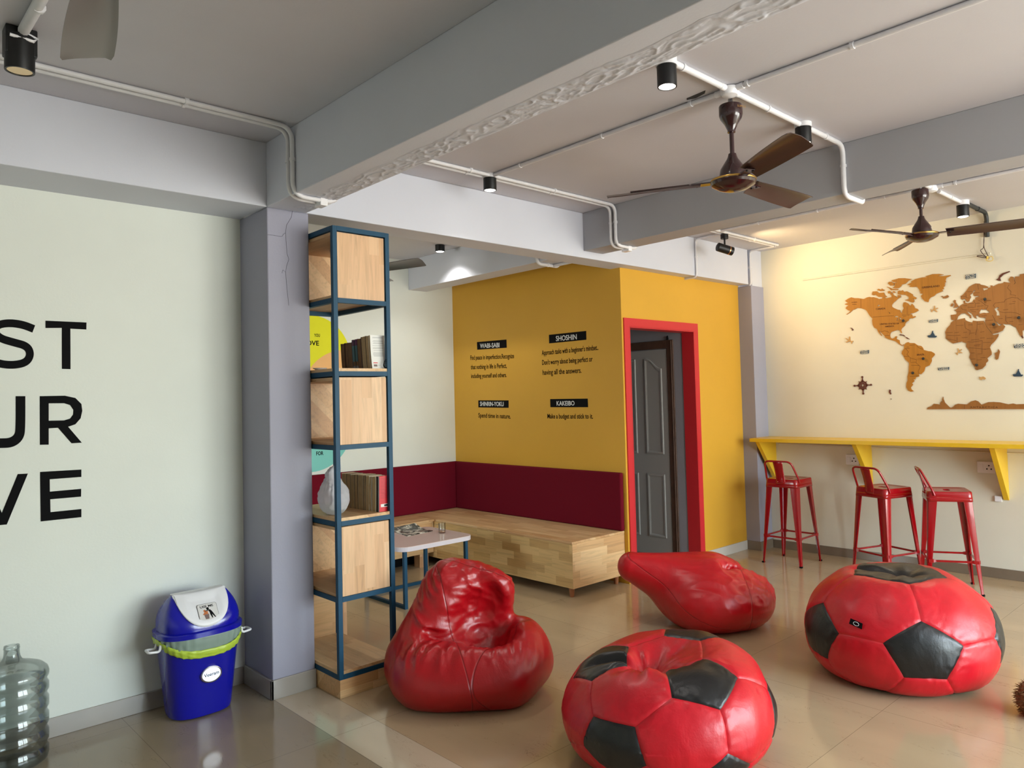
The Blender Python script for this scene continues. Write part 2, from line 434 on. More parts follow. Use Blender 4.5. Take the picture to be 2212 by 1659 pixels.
# hairline cracks on the lilac column
cr = MB()
for pl in ([(632, 455), (629, 470), (619, 486), (617, 503), (612, 506), (610, 510), (607, 511), (590, 508), (578, 507)],
           [(617, 503), (618, 520), (620, 548), (624, 560), (619, 575), (617, 588), (611, 583), (609, 590)], [(617, 588), (620, 625), (624, 660)]):
    pts = [U(x, y, Y=YF - .0003) for x, y in pl]
    cr.tube(pts, .0011, 5)
cr.build('crack', pbr('crack_line', rgb(92, 90, 98), .9), col)
struct(MB().box((XP, YP, 0), (XM + .02, YD + .14, 2.52)).build('pillar', 'column', bevel=.005))
struct(MB().box((XP + .04, YP + .012, 2.52), (XM + .02, YD + .14, ZC)).build('pillar', 'beam'))
struct(MB().box((-1.2, YK, 0), (XT + .12, YK + .14, ZC)).build('wall_back', 'wall_cream'))
struct(MB().box((XT, YD + .11, 0), (XT + .10, YK, ZC)).build('wall_right', 'yellow_wall'))
XD0, XD1, ZD0, XI0, XI1, ZI = 4.631, 5.656, 2.128, 4.697, 5.592, 2.057
wd = MB()
wd.box((XT, YD, 0), (XI0 + .0, YD + .11, ZB + .01)); wd.box((XI1, YD, 0), (XP + .01, YD + .11, ZB + .01)); wd.box((XI0, YD, ZI), (XI1, YD + .11, ZB + .01))
struct(wd.build('wall_front', 'yellow_wall'))
# red casing round the alcove opening
tr = MB()
tr.box((XD0, YD - .012, 0), (XI0, YD + .0, ZD0)); tr.box((XI1, YD - .012, 0), (XD1, YD + .0, ZD0)); tr.box((XI0, YD - .012, ZI), (XI1, YD + .0, ZD0))
tr.box((XI0 - .002, YD - .012, 0), (XI0 + .006, YD + .118, ZI)); tr.box((XI1 - .006, YD - .012, 0), (XI1 + .002, YD + .118, ZI)); tr.box((XI0, YD - .012, ZI - .006), (XI1, YD + .118, ZI + .002))
struct(tr.build('trim_2', 'red_trim'))
# grey alcove behind it
al = MB()
al.box((XI1, YD + .11, 0), (XI1 + .12, 5.6, 2.6)); al.box((XT + .101, YD + .11, 0), (XT + .16, 5.6, 2.6)); al.box((XT + .101, 5.6, 0), (XI1 + .12, 5.72, 2.6)); al.box((XT + .101, YD + .11, 2.5), (XI1 + .12, 5.6, 2.6))
struct(al.build('wall_alcove', 'grey_wall'))
# panelled inner door on the alcove's right wall
DX = XI1
door = thing('door_1', None, None, (DX, 4.5, 0)); struct(door)
fr = MB(); fr.box((DX - .016, 4.115, 0), (DX - .0005, 4.185, 2.0)); fr.box((DX - .016, 4.185, 1.925), (DX - .0005, 4.83, 2.0)); fr.box((DX - .016, 4.83, 0), (DX - .0005, 4.90, 2.0))
fr.box((DX - .022, 4.128, 0), (DX - .0005, 4.142, 1.99))
struct(fr.build('door_frame', 'door_frame_brown', door, bevel=.003))
lf = MB(); lf.box((DX - .010, 4.19, .01), (DX - .0005, 4.825, 1.918))
def panel(y0, y1, z0, z1, arch, peak_at_far):
    """raised moulded panel: sloping rim and field, arched top on the upper pair"""
    n = 9; top = []
    for k in range(n + 1):
        t = k / n; yy = y0 + (y1 - y0) * t
        s = t if peak_at_far else 1 - t
        top.append((yy, z1 + arch * (.5 - .5 * math.cos(PI * min(1, s * 1.15)))))
    outl = [(y0, z0), (y1, z0)] + list(reversed(top))
    cy, cz = (y0 + y1) / 2, (z0 + z1) / 2
    def ring(inset, dx):
        r = []
        for yy, zz in outl:
            sy = (yy - cy) / ((y1 - y0) / 2); sz = (zz - cz) / ((z1 - z0) / 2)
            r.append((DX - dx, yy - inset * max(-1, min(1, sy * 1.0)), zz - inset * max(-1, min(1, sz))))
        return r
    lf.loft([ring(0, .010), ring(.004, .019), ring(.016, .020), ring(.030, .0125), ring(.034, .0125)])
pz = [U(1389, 783, X=DX).z, U(1425, 795, X=DX).z, U(1430, 981, X=DX).z, U(1400, 1022, X=DX).z, U(1437, 1162, X=DX).z]
for (y0, y1, far) in ((4.25, 4.455, True), (4.56, 4.765, False)):
    panel(y0, y1, pz[2], pz[1] - .005, .10, far); panel(y0, y1, pz[4], pz[3], 0, far)
struct(lf.build('door_leaf', 'door_grey', door, smooth=30))
hk = MB().tube([(DX - .004, 4.18, 2.0), (DX - .004, 4.18, 2.03), (DX - .02, 4.165, 2.035), (DX - .02, 4.16, 2.002)], .007, 8); struct(hk.build('door_closer', 'black', door))

struct(MB().box((XM, Y_N, 0), (XM + .15, YP + .05, ZC)).build('wall_map', 'wall_map'))
struct(MB().box((X_L - .15, Y_N, 0), (X_L, YW + .1, ZC)).build('wall_side', 'wall_cream'))
# the window side behind the viewer: piers, sill and lintel round two wide windows
WZ0, WZ1 = .40, 2.60
WINS = [(1.95, 4.05), (4.30, 6.50)]
wn_ = MB(); xs = [X_L] + [v for w in WINS for v in w] + [XM]
for i in range(0, len(xs), 2): wn_.box((xs[i], Y_N - .15, 0), (xs[i + 1], Y_N, ZC))
for a, b in WINS: wn_.box((a, Y_N - .15, 0), (b, Y_N, WZ0)); wn_.box((a, Y_N - .15, WZ1), (b, Y_N, ZC))
struct(wn_.build('wall_near', 'wall_cream'))
for i, (a, b) in enumerate(WINS):
    w = MB(); y0, y1 = Y_N - .10, Y_N - .05
    w.box((a, y0, WZ0), (b, y1, WZ0 + .05)); w.box((a, y0, WZ1 - .05), (b, y1, WZ1)); w.box((a, y0, WZ0), (a + .05, y1, WZ1)); w.box((b - .05, y0, WZ0), (b, y1, WZ1))
    for k in (1, 2): xx = a + (b - a) * k / 3; w.box((xx - .025, y0, WZ0), (xx + .025, y1, WZ1))
    struct(w.build('window_%d' % (i + 1), 'white_plastic'))
# back room: its left end with a window
B0, B1 = 5.2, 5.95
bl = MB(); bl.box((-1.2, YW + .14, 0), (-1.06, B0, ZC)); bl.box((-1.2, B1, 0), (-1.06, YK, ZC)); bl.box((-1.2, B0, 0), (-1.06, B1, .9)); bl.box((-1.2, B0, 2.4), (-1.06, B1, ZC))
struct(bl.build('wall_far', 'wall_cream'))
w = MB(); w.box((-1.17, B0, .9), (-1.12, B1, .95)); w.box((-1.17, B0, 2.35), (-1.12, B1, 2.4)); w.box((-1.17, B0, .9), (-1.12, B0 + .05, 2.4)); w.box((-1.17, B1 - .05, .9), (-1.12, B1, 2.4)); w.box((-1.17, 5.55, .9), (-1.12, 5.60, 2.4))
struct(w.build('window_3', 'white_plastic'))

# baseboards
def base(name, a, b, mat): struct(MB().box(a, b).build(name, mat, bevel=.002))
base('baseboard_left', (X_L, YW - .012, 0), (XC0 - .012, YW, .088), 'tile_base')
bb = MB().box((XC0 - .013, YF - .013, 0), (1.884, YF, .098)).box((XC0 - .013, YF - .013, 0), (XC0, YW - .012, .098))
struct(bb.build('baseboard_column', 'tile_base', bevel=.002))
base('baseboard_front', (XD1, YD - .012, 0), (XP - .01, YD, .085), pbr('pale_painted_baseboard', rgb(196, 192, 184), .4))
bb = MB().box((XP - .01, YP - .01, 0), (XM, YP, .085)).box((XP - .01, YP, 0), (XP, YD - .012, .085)); struct(bb.build('baseboard_pillar', 'tile_base_dark'))
base('baseboard_map', (XM - .012, Y_N, 0), (XM, YP - .01, .078), 'tile_base_dark')
base('baseboard_back', (-1.06, YK - .012, 0), (XT, YK, .085), 'tile_base')
# painted-over surface conduit on the map wall, above the map
p0, p1 = U(1735, 605, X=XM), U(2140, 548, X=XM)
struct(MB().tube([(XM - .004, p0.y, p0.z), (XM - .004, p1.y, p1.z)], .008, 8).build('trim_3', 'wall_map', smooth=60))

# ---------------------------------------------------------------- daylight
wld = bpy.data.worlds.new('daylight'); scene.world = wld; wld.use_nodes = True
nt = wld.node_tree; bg = nt.nodes['Background']
tc = nt.nodes.new('ShaderNodeTexCoord'); sp = nt.nodes.new('ShaderNodeSeparateXYZ'); nt.links.new(tc.outputs['Generated'], sp.inputs[0])
rp = nt.nodes.new('ShaderNodeValToRGB'); nt.links.new(sp.outputs[2], rp.inputs[0])
rp.color_ramp.elements[0].position = .0; rp.color_ramp.elements[0].color = (.62, .62, .58, 1)
rp.color_ramp.elements[1].position = .30; rp.color_ramp.elements[1].color = (.74, .88, 1.0, 1)
e = rp.color_ramp.elements.new(.06); e.color = (.55, .62, .58, 1)
nt.links.new(rp.outputs[0], bg.inputs[0]); bg.inputs[1].default_value = SKY
def portal(name, loc, rot, sx, sy):
    l = bpy.data.lights.new(name, 'AREA'); l.shape = 'RECTANGLE'; l.size = sx; l.size_y = sy; l.cycles.is_portal = True
    o = bpy.data.objects.new(name, l); COL.objects.link(o); o.location = loc; o.rotation_euler = rot
for i, (a, b) in enumerate(WINS): portal('window_daylight', ((a + b) / 2, Y_N - .16, (WZ0 + WZ1) / 2), (PI / 2, 0, 0), b - a, WZ1 - WZ0)
portal('window_daylight', (-1.21, (B0 + B1) / 2, 1.65), (0, -PI / 2, 0), 1.5, B1 - B0)
# ================================================================ conduits, lamps, fans
PR = .0115
def conduit(label, pts, clips=(), r=PR, mat='pvc', group='surface conduits on the ceiling', name='conduit_pipe', fr=.06):
    """clips: (point, direction normal to the surface) pairs"""
    root = thing(name, label, 'conduit pipe', pts[0], 0, group)
    bpy.context.view_layer.update()
    MB().tube(fillet(pts, fr, 6), r, 10).build('pipe', mat, root, smooth=50)
    for (p, d, away) in clips:
        p = Vector(p); d = Vector(d).normalized(); aw = Vector(away)
        MB().tube([p - d * .007, p + d * .007], r + .0035, 10).box(p + aw * r - Vector((.012, .012, .012)) * .8, p + aw * (r + .004) + Vector((.012, .012, .012)) * .8).build('pipe_clip', mat, root, smooth=40)
    return root
zc = ZC - PR - .001; UPV = (0, 0, 1)
xf = XC0 - PR - .001; zbm = ZB - PR - .001
Ya, Yb_ = 3.492, 3.452
def pair(y, dz, label, x0):
    zt = zc
    return conduit(label, [(x0, y, zt), (xf, y, zt), (xf, y, zbm), (XC1 + PR + .001, y, zbm), (XC1 + PR + .001, y, zt), (XC1 + .3, y, zt)],
                   [((1.15, y, zt), (1, 0, 0), UPV), ((-.3, y, zt), (1, 0, 0), UPV), ((xf, y, 2.70), (0, 0, 1), (1, 0, 0))], fr=.07)
pair(3.455, 0, 'upper white conduit of the pair along the ceiling above the cream lettered wall', X_L)
pair(3.500, 0, 'lower white conduit of the pair, nearer the beam above the cream lettered wall', X_L)
def pair2(y, label):
    return conduit(label, [(XC1 + .32, y, zc), (XA0 - PR - .001, y, zc), (XA0 - PR - .001, y, ZA - PR - .001), (XA1 + PR + .001, y, ZA - PR - .001), (XA1 + PR + .001, y, zc), (6.36, y, zc)],
                   [((2.75, y, zc), (1, 0, 0), UPV), ((3.45, y, zc), (1, 0, 0), UPV), ((XA0 - PR, y, 2.74), (0, 0, 1), (1, 0, 0)), ((5.95, y, zc), (1, 0, 0), UPV)], fr=.06)
pair2(3.455, 'upper white conduit of the pair along the white cross beam')
pair2(3.500, 'lower white conduit of the pair, hugging the white cross beam')
conduit('white conduit joining two downlights and the centre fan, dropping round the grey beam',
        [(2.47, 1.79, zc), (XA0 - PR - .001, 1.79, zc), (XA0 - PR - .001, 1.79, ZA - PR - .001), (XA1 + .01, 1.79, ZA - PR - .001), (XA1 + PR + .001, 1.79, ZA + .02), (XA1 + PR + .001, 1.79, zc), (5.48, 1.79, zc)],
        [((2.56, 1.79, zc), (1, 0, 0), UPV), ((3.25, 1.79, zc), (1, 0, 0), UPV), ((3.85, 1.79, zc), (1, 0, 0), UPV), ((XA0 - PR, 1.79, 2.74), (0, 0, 1), (1, 0, 0))], r=.014)
def yrun(label, x, y0, y1, clips, r=PR, mat='pvc'):
    return conduit(label, [(x, y0, zc), (x, y1, zc)], [((x, y, zc), (0, 1, 0), UPV) for y in clips], r=r, mat=mat)
yrun('thin conduit across the ceiling from the small downlight to the centre fan', 2.915, 3.44, 1.86, (3.2, 2.56, 2.0))
yrun('thin conduit across the ceiling from the centre fan towards the windows', 2.915, 1.73, -3.0, (1.70, 1.23, .6))
yrun('thin conduit behind the grey beam from the swivel spotlight to the second fan', 5.40, 3.48, 1.86, (3.1, 2.6, 2.1))
yrun('thin conduit along the ceiling behind the grey beam beyond the second fan', 5.42, 1.74, -3.0, (1.64, 1.0))
conduit('short white conduit between the second fan and the downlight near the map', [(5.56, 1.79, zc), (6.0, 1.79, zc)], [((5.8, 1.79, zc), (1, 0, 0), UPV)], r=.014)
conduit('black flexible conduit bending from the last downlight down the map wall', [(6.05, 1.775, zc), (XM - .022, 1.775, zc), (XM - .022, 1.775, 2.67)], [((6.35, 1.775, zc), (1, 0, 0), UPV)], r=.016, mat='pvc_dark')
conduit('thick white conduit leading from the corner spotlight above the cream wall', [(.51, 2.2, ZC - .02), (.50, 3.15, ZC - .02)], [((.507, 2.93, ZC - .02), (0, 1, 0), UPV)], r=.018)
def drop(label, x, y0, xe):
    y = YF - PR - .001
    conduit(label, [(x, 3.50, zc), (x, y, zc), (x, y, ZB - PR - .001), (x, YF + .13, ZB - PR - .001)], [((x, y, 2.70), (0, 0, 1), (0, 1, 0))], r=.0095, fr=.04)
drop('white conduit dropping down the white beam above the red doorway', 5.50, 0, 0)
drop('white conduit dropping down the white beam end next to the corner pillar', 6.40, 0, 0)
xa3 = 4.0846 - PR - .001
conduit('white conduit hooking under the beam over the mustard lettered wall',
        [(xa3, 4.30, ZC - .05), (xa3, 4.30, 2.5816 - PR - .002), (4.2952 + .02, 4.30, 2.5816 - PR - .002), (4.2952 + .03, 4.30, 2.64)], [((4.19, 4.30, 2.569), (1, 0, 0), UPV)], r=.014, fr=.05)
conduit('white conduit under the beam over the mustard wall, running to the cross beam', [(4.25, 4.31, 2.5816 - PR - .002), (4.25, 4.02, 2.5816 - PR - .002)], (), r=.012)
# junctions on the beam undersides
def jbox(label, p, sx, sy, sz):
    p = Vector(p); r = thing('junction_box', label, 'junction box', p, 0, 'conduit junction boxes')
    bpy.context.view_layer.update()
    MB().box(p - Vector((sx, sy, sz)), p + Vector((sx, sy, sz))).build('body', 'white_plastic', r, bevel=.004)
    MB().lathe([(.004, -.001), (.004, .001)], p + Vector((0, 0, -sz)), 10).build('screw', 'steel', r)
jbox('white junction box on the flaking beam above the lilac column', (1.80, 3.478, ZB - .020), .020, .034, .019)
jbox('white junction box under the grey beam near the white cross beam', (4.20, 3.478, ZA - .020), .020, .034, .019)
def round_box(label, p, r=.042):
    p = Vector(p); o = thing('ceiling_rose', label, 'junction box', p, 0, 'round fan junction boxes')
    bpy.context.view_layer.update()
    MB().lathe([(r * .8, .0), (r, -.006), (r, -.026), (r * .82, -.038), (r * .3, -.044), (0, -.045)], p, 24).build('body', 'white_plastic', o, smooth=40)
    for a in (0, PI / 2, PI, 3 * PI / 2): MB().tube([p + Vector((math.cos(a) * r * .8, math.sin(a) * r * .8, -.013)), p + Vector((math.cos(a) * (r + .03), math.sin(a) * (r + .03), -.013))], .015, 10).build('spigot', 'white_plastic', o, smooth=50)
round_box('round white junction box on the ceiling above the centre fan', (2.915, 1.79, ZC))
round_box('round white junction box on the ceiling beside the second fan', (5.42, 1.79, ZC))
# black weathered patch of ceiling
struct(MB().prism([(2.86, 1.88, ZC), (2.885, 1.90, ZC), (2.90, 1.96, ZC), (2.885, 2.0, ZC), (2.87, 1.99, ZC), (2.865, 1.93, ZC)], (0, 0, -.0015)).build('trim_4', 'pvc_dark'))

WARMW = (1.0, .95, .88); WARM = (1.0, .70, .34)
MT['lamp_white'] = emit('lit_lamp_face', (1, .95, .86, 1), 14.0)
MT['lamp_off'] = pbr('lamp_reflector', rgb(220, 190, 150), .15, metal=1)
def downlight(label, x, y, r, h, cap, watts, on=True, zt=ZC, size=130, col=WARMW):
    o = thing('downlight', label, 'ceiling lamp', (x, y, zt), 0, 'cylindrical downlights on the ceiling')
    bpy.context.view_layer.update()
    z1 = zt - cap; z2 = z1 - h
    if cap > .005: MB().lathe([(r * 1.08, zt - .0005), (r * 1.08, z1), (r * .9, z1)], (x, y, 0), 24).build('mount_cap', 'pvc', o, smooth=40)
    MB().lathe([(r, z1), (r, z2 + .002), (r * .985, z2), (r * .86, z2), (r * .84, z2 + .02)], (x, y, 0), 28).build('housing', 'black_metal', o, smooth=40)
    if on: MB().lathe([(0, z2 - .004), (r * .6, z2 - .002), (r * .86, z2 + .003), (r * .84, z2 + .012), (0, z2 + .012)], (x, y, 0), 24).build('lens', 'lamp_white', o, smooth=60)
    else:
        MB().lathe([(r * .84, z2 + .002), (r * .45, z2 + .05), (0, z2 + .052)], (x, y, 0), 20).build('reflector', 'lamp_off', o, smooth=30)
    if watts:
        l = bpy.data.lights.new('downlight_beam', 'SPOT'); l.energy = watts; l.color = col; l.spot_size = math.radians(size); l.spot_blend = .6; l.shadow_soft_size = r * .8
        lo = bpy.data.objects.new('downlight_beam', l); COL.objects.link(lo); lo.location = (x, y, z2 - .012)
downlight('black downlight with a white cap hanging beside the flaking beam', 2.462, 1.80, .040, .085, .035, 9)
downlight('black downlight under the conduit between the centre fan and the grey beam', 3.60, 1.79, .040, .080, .025, 9)
downlight('small black downlight beside the white cross beam', 2.915, 3.478, .040, .075, .024, 15, size=118)
downlight('black downlight beyond the second fan near the world map', 6.04, 1.785, .042, .085, .035, 16, size=125, col=(1, .86, .62))
downlight('short black downlight in the back room under its ceiling', 3.90, 5.36, .042, .06, .0, 18)
o = downlight('unlit black spotlight with a bare reflector in the corner above the cream wall', .495, 3.19, .046, .125, .0, 0, on=False, zt=ZC - .03)
sp = bpy.data.objects[[k.name for k in bpy.data.objects if k.name.startswith('downlight') and k.type == 'EMPTY'][-1]]
MB().box((.45, 3.165, ZC - .10), (.545, 3.24, ZC)).build('mount_bracket', 'black_metal', sp, bevel=.004)
MB().tube([(.46, 3.15, ZC - .045), (.53, 3.15, ZC - .05), (.545, 3.17, ZC - .03), (.50, 3.16, ZC - .02)], .006, 8).build('cable', 'white_plastic', sp, smooth=60)
# swivel track spotlight lighting the map wall
ts = thing('track_spotlight', 'black swivel spotlight with a copper ring, on the ceiling near the corner pillar', 'ceiling lamp', (5.50, 3.478, ZC)); bpy.context.view_layer.update()
MB().lathe([(.033, ZC - .026), (.033, ZC - .062), (.030, ZC - .058)], (5.50, 3.478, 0), 20).build('base', 'black_metal', ts, smooth=40)
MB().tube([(5.50, 3.478, ZC - .05), (5.50, 3.478, ZC - .125)], .008, 10).build('stem', 'black_metal', ts, smooth=60)
aim = Vector((.86, -.48, -.26)).normalized(); q = aim.to_track_quat('Z', 'Y').to_matrix(); hc = Vector((5.50, 3.478, ZC - .150))
MB().lathe([(.026, -.075), (.037, -.068), (.037, .030), (.037, .072), (.031, .074), (.029, .050)], hc, 28, q).build('head', 'black_metal', ts, smooth=40)
MB().lathe([(.0376, .034), (.0376, .042)], hc, 28, q).build('ring', pbr('copper_ring', rgb(214, 150, 104), .25, metal=1), ts, smooth=60)
MB().lathe([(0, .058), (.029, .058)], hc, 20, q).build('lens', emit('warm_lamp_face', (1, .72, .38, 1), 25), ts)
l = bpy.data.lights.new('track_beam', 'SPOT'); l.energy = 40; l.color = WARM; l.spot_size = math.radians(112); l.spot_blend = .9; l.shadow_soft_size = .02
lo = bpy.data.objects.new('track_beam', l); COL.objects.link(lo); lo.location = hc + aim * .082; lo.rotation_euler = aim.to_track_quat('-Z', 'Y').to_euler()

def fan(label, x, y, zhub, angles, blade_mat='fan_blade', body='fan_brown', span=.60, rod=True, emblem=False):
    """ceiling fan; zhub is the blade plane"""
    o = thing('ceiling_fan', label, 'ceiling fan', (x, y, ZC), 0, 'three-bladed ceiling fans'); bpy.context.view_layer.update()
    c = (x, y, 0)
    MB().lathe([(.008, ZC), (.012, ZC - .03), (.012, ZC - .07)], c, 10).build('hook', 'steel', o, smooth=40)
    t = ZC - .048
    MB().lathe([(.052, t), (.054, t - .004), (.054, t - .045), (.048, t - .062), (.030, t - .088), (.018, t - .115), (.018, t - .125), (.012, t - .125)], c, 28).build('canopy', body, o, smooth=35)
    zt = zhub + .115
    MB().tube([(x, y, t - .10), (x, y, zt - .01)], .0105, 12).build('down_rod', body, o, smooth=60)
    MB().lathe([(.018, zt + .012), (.021, zt), (.026, zt - .012), (.042, zt - .036), (.058, zt - .062), (.062, zt - .088), (.062, zhub + .004), (.09, zhub + .002)], c, 32).build('motor_cover', body, o, smooth=35)
    MB().lathe([(.092, zhub + .010), (.102, zhub + .004), (.104, zhub - .006), (.098, zhub - .018), (.084, zhub - .026), (.062, zhub - .038), (.030, zhub - .046), (0, zhub - .048)], c, 40).build('motor_disc', body, o, smooth=30)
    MB().lathe([(.1035, zhub + .006), (.1055, zhub + .001), (.1035, zhub - .003)], c, 40).build('band', 'gold', o, smooth=60)
    for a in angles:
        d = Vector((math.cos(a), math.sin(a), 0)); s = Vector((-d.y, d.x, 0)); up = Vector((0, 0, 1))
        arm = MB()
        arm.box((.07, -.022, -.003), (.19, .022, .003), Matrix.Translation((x, y, zhub)) @ Matrix.Rotation(a, 4, 'Z'))
        b = MB(); n = 14; rows = []
        for i in range(n + 1):
            t_ = i / n; r = .145 + (span - .145) * t_
            wl = .044 + .020 * math.sin(min(1, t_ * 1.15) * PI * .5); wt = wl * (1 if t_ < .97 else .92)
            row = []
            for j in range(9):
                u = -1 + 2 * j / 8
                z = -.020 * u + .009 * (1 - u * u) * (1 - .3 * t_) - .006 * t_
                if j == 0: z -= .006
                rr = r - (.018 * max(0, u)) * (1 if i == n else 0)
                row.append(Vector((x, y, zhub)) + d * rr + s * (u * wt) + up * z)
            rows.append(row)
        top = rows; bot = [[p - up * .0028 for p in r_] for r_ in rows]
        vs = [p for r_ in top for p in r_] + [p for r_ in bot for p in r_]; fs = []; W = 9; O2 = (n + 1) * W
        for i in range(n):
            for j in range(W - 1):
                a0 = i * W + j; fs.append((a0, a0 + 1, a0 + W + 1, a0 + W)); fs.append((O2 + a0, O2 + a0 + W, O2 + a0 + W + 1, O2 + a0 + 1))
        for i in range(n): fs.append((i * W, i * W + W, O2 + i * W + W, O2 + i * W)); fs.append((i * W + W - 1, O2 + i * W + W - 1, O2 + i * W + 2 * W - 1, i * W + 2 * W - 1))
        for j in range(W - 1): fs.append((j, O2 + j, O2 + j + 1, j + 1)); fs.append((n * W + j, n * W + j + 1, O2 + n * W + j + 1, O2 + n * W + j))
        b.add(vs, fs)
        bo = b.build('blade', blade_mat, o, smooth=40)
        # stiffening crease pressed into the blade
        cs = MB(); cs.tube([Vector((x, y, zhub + .004)) + d * .20 + s * .01, Vector((x, y, zhub + .002)) + d * (span * .80) + s * .012], .0035, 6)
        cs.build('blade_crease', blade_mat, bo, smooth=60)
        ao = arm.build('blade_arm', body, o)
        sc = MB()
        for k in (-1, 1): sc.lathe([(.006, -.0062), (.006, .004)], Vector((x, y, zhub)) + d * .168 + s * .014 * k, 8)
        sc.build('screw', 'black_metal', ao)
    return o
A = math.radians
f1 = fan('dark brown fan in the centre of the ceiling beside the grey beam', 3.0, 1.84, 2.472, [A(117), A(-3), A(-123)])
text_mesh('LUMOS', .045, .010, .0006, 'gold', 'lettering', (3.0 - .030, 1.84 - .0552, ZC - .075), (1, -.35, 0), (0, 0, 1), f1, resolution=2)
fan('dark brown fan in front of the world map wall', 5.28, 1.816, 2.52, [A(-79), A(41), A(161)])
fan('grey-brown fan cut off by the upper frame edge, above the cream lettered wall', .42, 1.78, 2.49, [A(80), A(200), A(320)], 'fan_grey', 'fan_grey')
fan('fan in the back room, one blade showing past the bookshelf', 2.93, 5.0, 2.5, [A(-78), A(42), A(162)])
# loose wires hanging from the black conduit
hw = thing('hanging_wires', 'knotted bundle of loose wires hanging on the map wall from the black conduit', 'wires', (XM - .03, 1.775, 2.66)); bpy.context.view_layer.update()
def wp(pts, dx): return [Vector((XM - .022 - dx, U(px, py, X=XM - .022).y, U(px, py, X=XM - .022).z)) for px, py in pts]
MT['wire'] = pbr('dark_wire', rgb(60, 36, 34), .5); MT['wire_y'] = pbr('yellow_wire', rgb(220, 190, 90), .5)
for k, pl in enumerate([[(2126, 478), (2125, 500), (2126, 520), (2124, 537), (2117, 540), (2121, 546), (2130, 556), (2136, 560)], [(2127, 478), (2127, 505), (2125, 522), (2126, 536), (2131, 546), (2137, 558)],
                        [(2137, 558), (2120, 556), (2108, 553), (2120, 552), (2135, 556)], [(2137, 556), (2144, 553), (2147, 562), (2140, 565), (2130, 563), (2133, 556)]]):
    MB().tube(fillet(wp(pl, .004 * k), .02, 4), .0028, 6).build('wire', 'wire_y' if k == 3 else 'wire', hw, smooth=60)
MB().lathe([(.006, -.012), (.008, 0), (.006, .012)], wp([(2134, 557)], .012)[0], 10).build('tape', 'wire_y', hw, smooth=60)
# ================================================================ bookshelf and what stands on it
SX0, SX1, SY0, SY1, PT = 1.886, 2.224, 3.527, 4.15, .025
sh = thing('bookshelf', 'tall narrow shelf of blue steel tube with wooden boxes beside the lilac column', 'bookshelf', (2.05, 3.84, 0))
MB().box((SX0 + .004, SY0 + .002, 0), (SX1 - .002, SY1 - .004, .0935)).build('plinth', MT['wood_block_x'], sh, bevel=.002)
for x in (SX0, SX1 - PT):
    for y in (SY0, SY1 - PT): MB().box((x, y, .0935), (x + PT, y + PT, 2.424)).build('post', 'blue_steel', sh, bevel=.0015)
LV = [(.0935, .1185), (.482, .507), (.868, .893), (1.258, 1.283), (1.640, 1.665), (2.022, 2.047), (2.399, 2.424)]
for z0, z1 in LV:
    r = MB(); r.box((SX0 + PT, SY0, z0), (SX1 - PT, SY0 + PT, z1)); r.box((SX0 + PT, SY1 - PT, z0), (SX1 - PT, SY1, z1)); r.box((SX0, SY0 + PT, z0), (SX0 + PT, SY1 - PT, z1)); r.box((SX1 - PT, SY0 + PT, z0), (SX1, SY1 - PT, z1))
    r.build('rail_frame', 'blue_steel', sh)
BT = .016
def board(z, name='shelf_board'):
    b = MB(); b.box((SX0 + PT, SY0 + .004, z), (SX1 - PT, SY1 - .004, z + BT)); b.box((SX0 + .003, SY0 + PT, z), (SX0 + PT, SY1 - PT, z + BT)); b.box((SX1 - PT, SY0 + PT, z), (SX1 - .003, SY1 - PT, z + BT)); b.build(name, 'wood_y', sh)
board(.1185); board(.893); board(1.665)
def cubby(z0, z1, ajar=False):
    x0, x1, y0, y1 = SX0 + .008, SX1 - .008, SY0 + .008, SY1 - .010; w = .016
    b = MB(); b.cur = 0
    b.box((x0, y0 + w, z0), (x1, y1 - w, z0 + w)); b.box((x0, y0 + w, z1 - w), (x1, y1 - w, z1)); b.box((x0 + PT, y1 - w, z0), (x1 - PT, y1, z1))
    o = b.build('box_carcass', 'wood_y', sh)
    p = MB().box((x0 + PT - .004, y0, z0), (x1 - PT + .004, y0 + w, z1)).build('box_front', 'wood_z', o, bevel=.002)
    q = MB().box((x0 + .20, y0 + w + .001, z0 + w), (x0 + .214, y1 - w - .18, z1 - w)).build('box_divider', 'wood_z', o)
cubby(.507, .862); cubby(1.283, 1.634); cubby(2.047, 2.394)

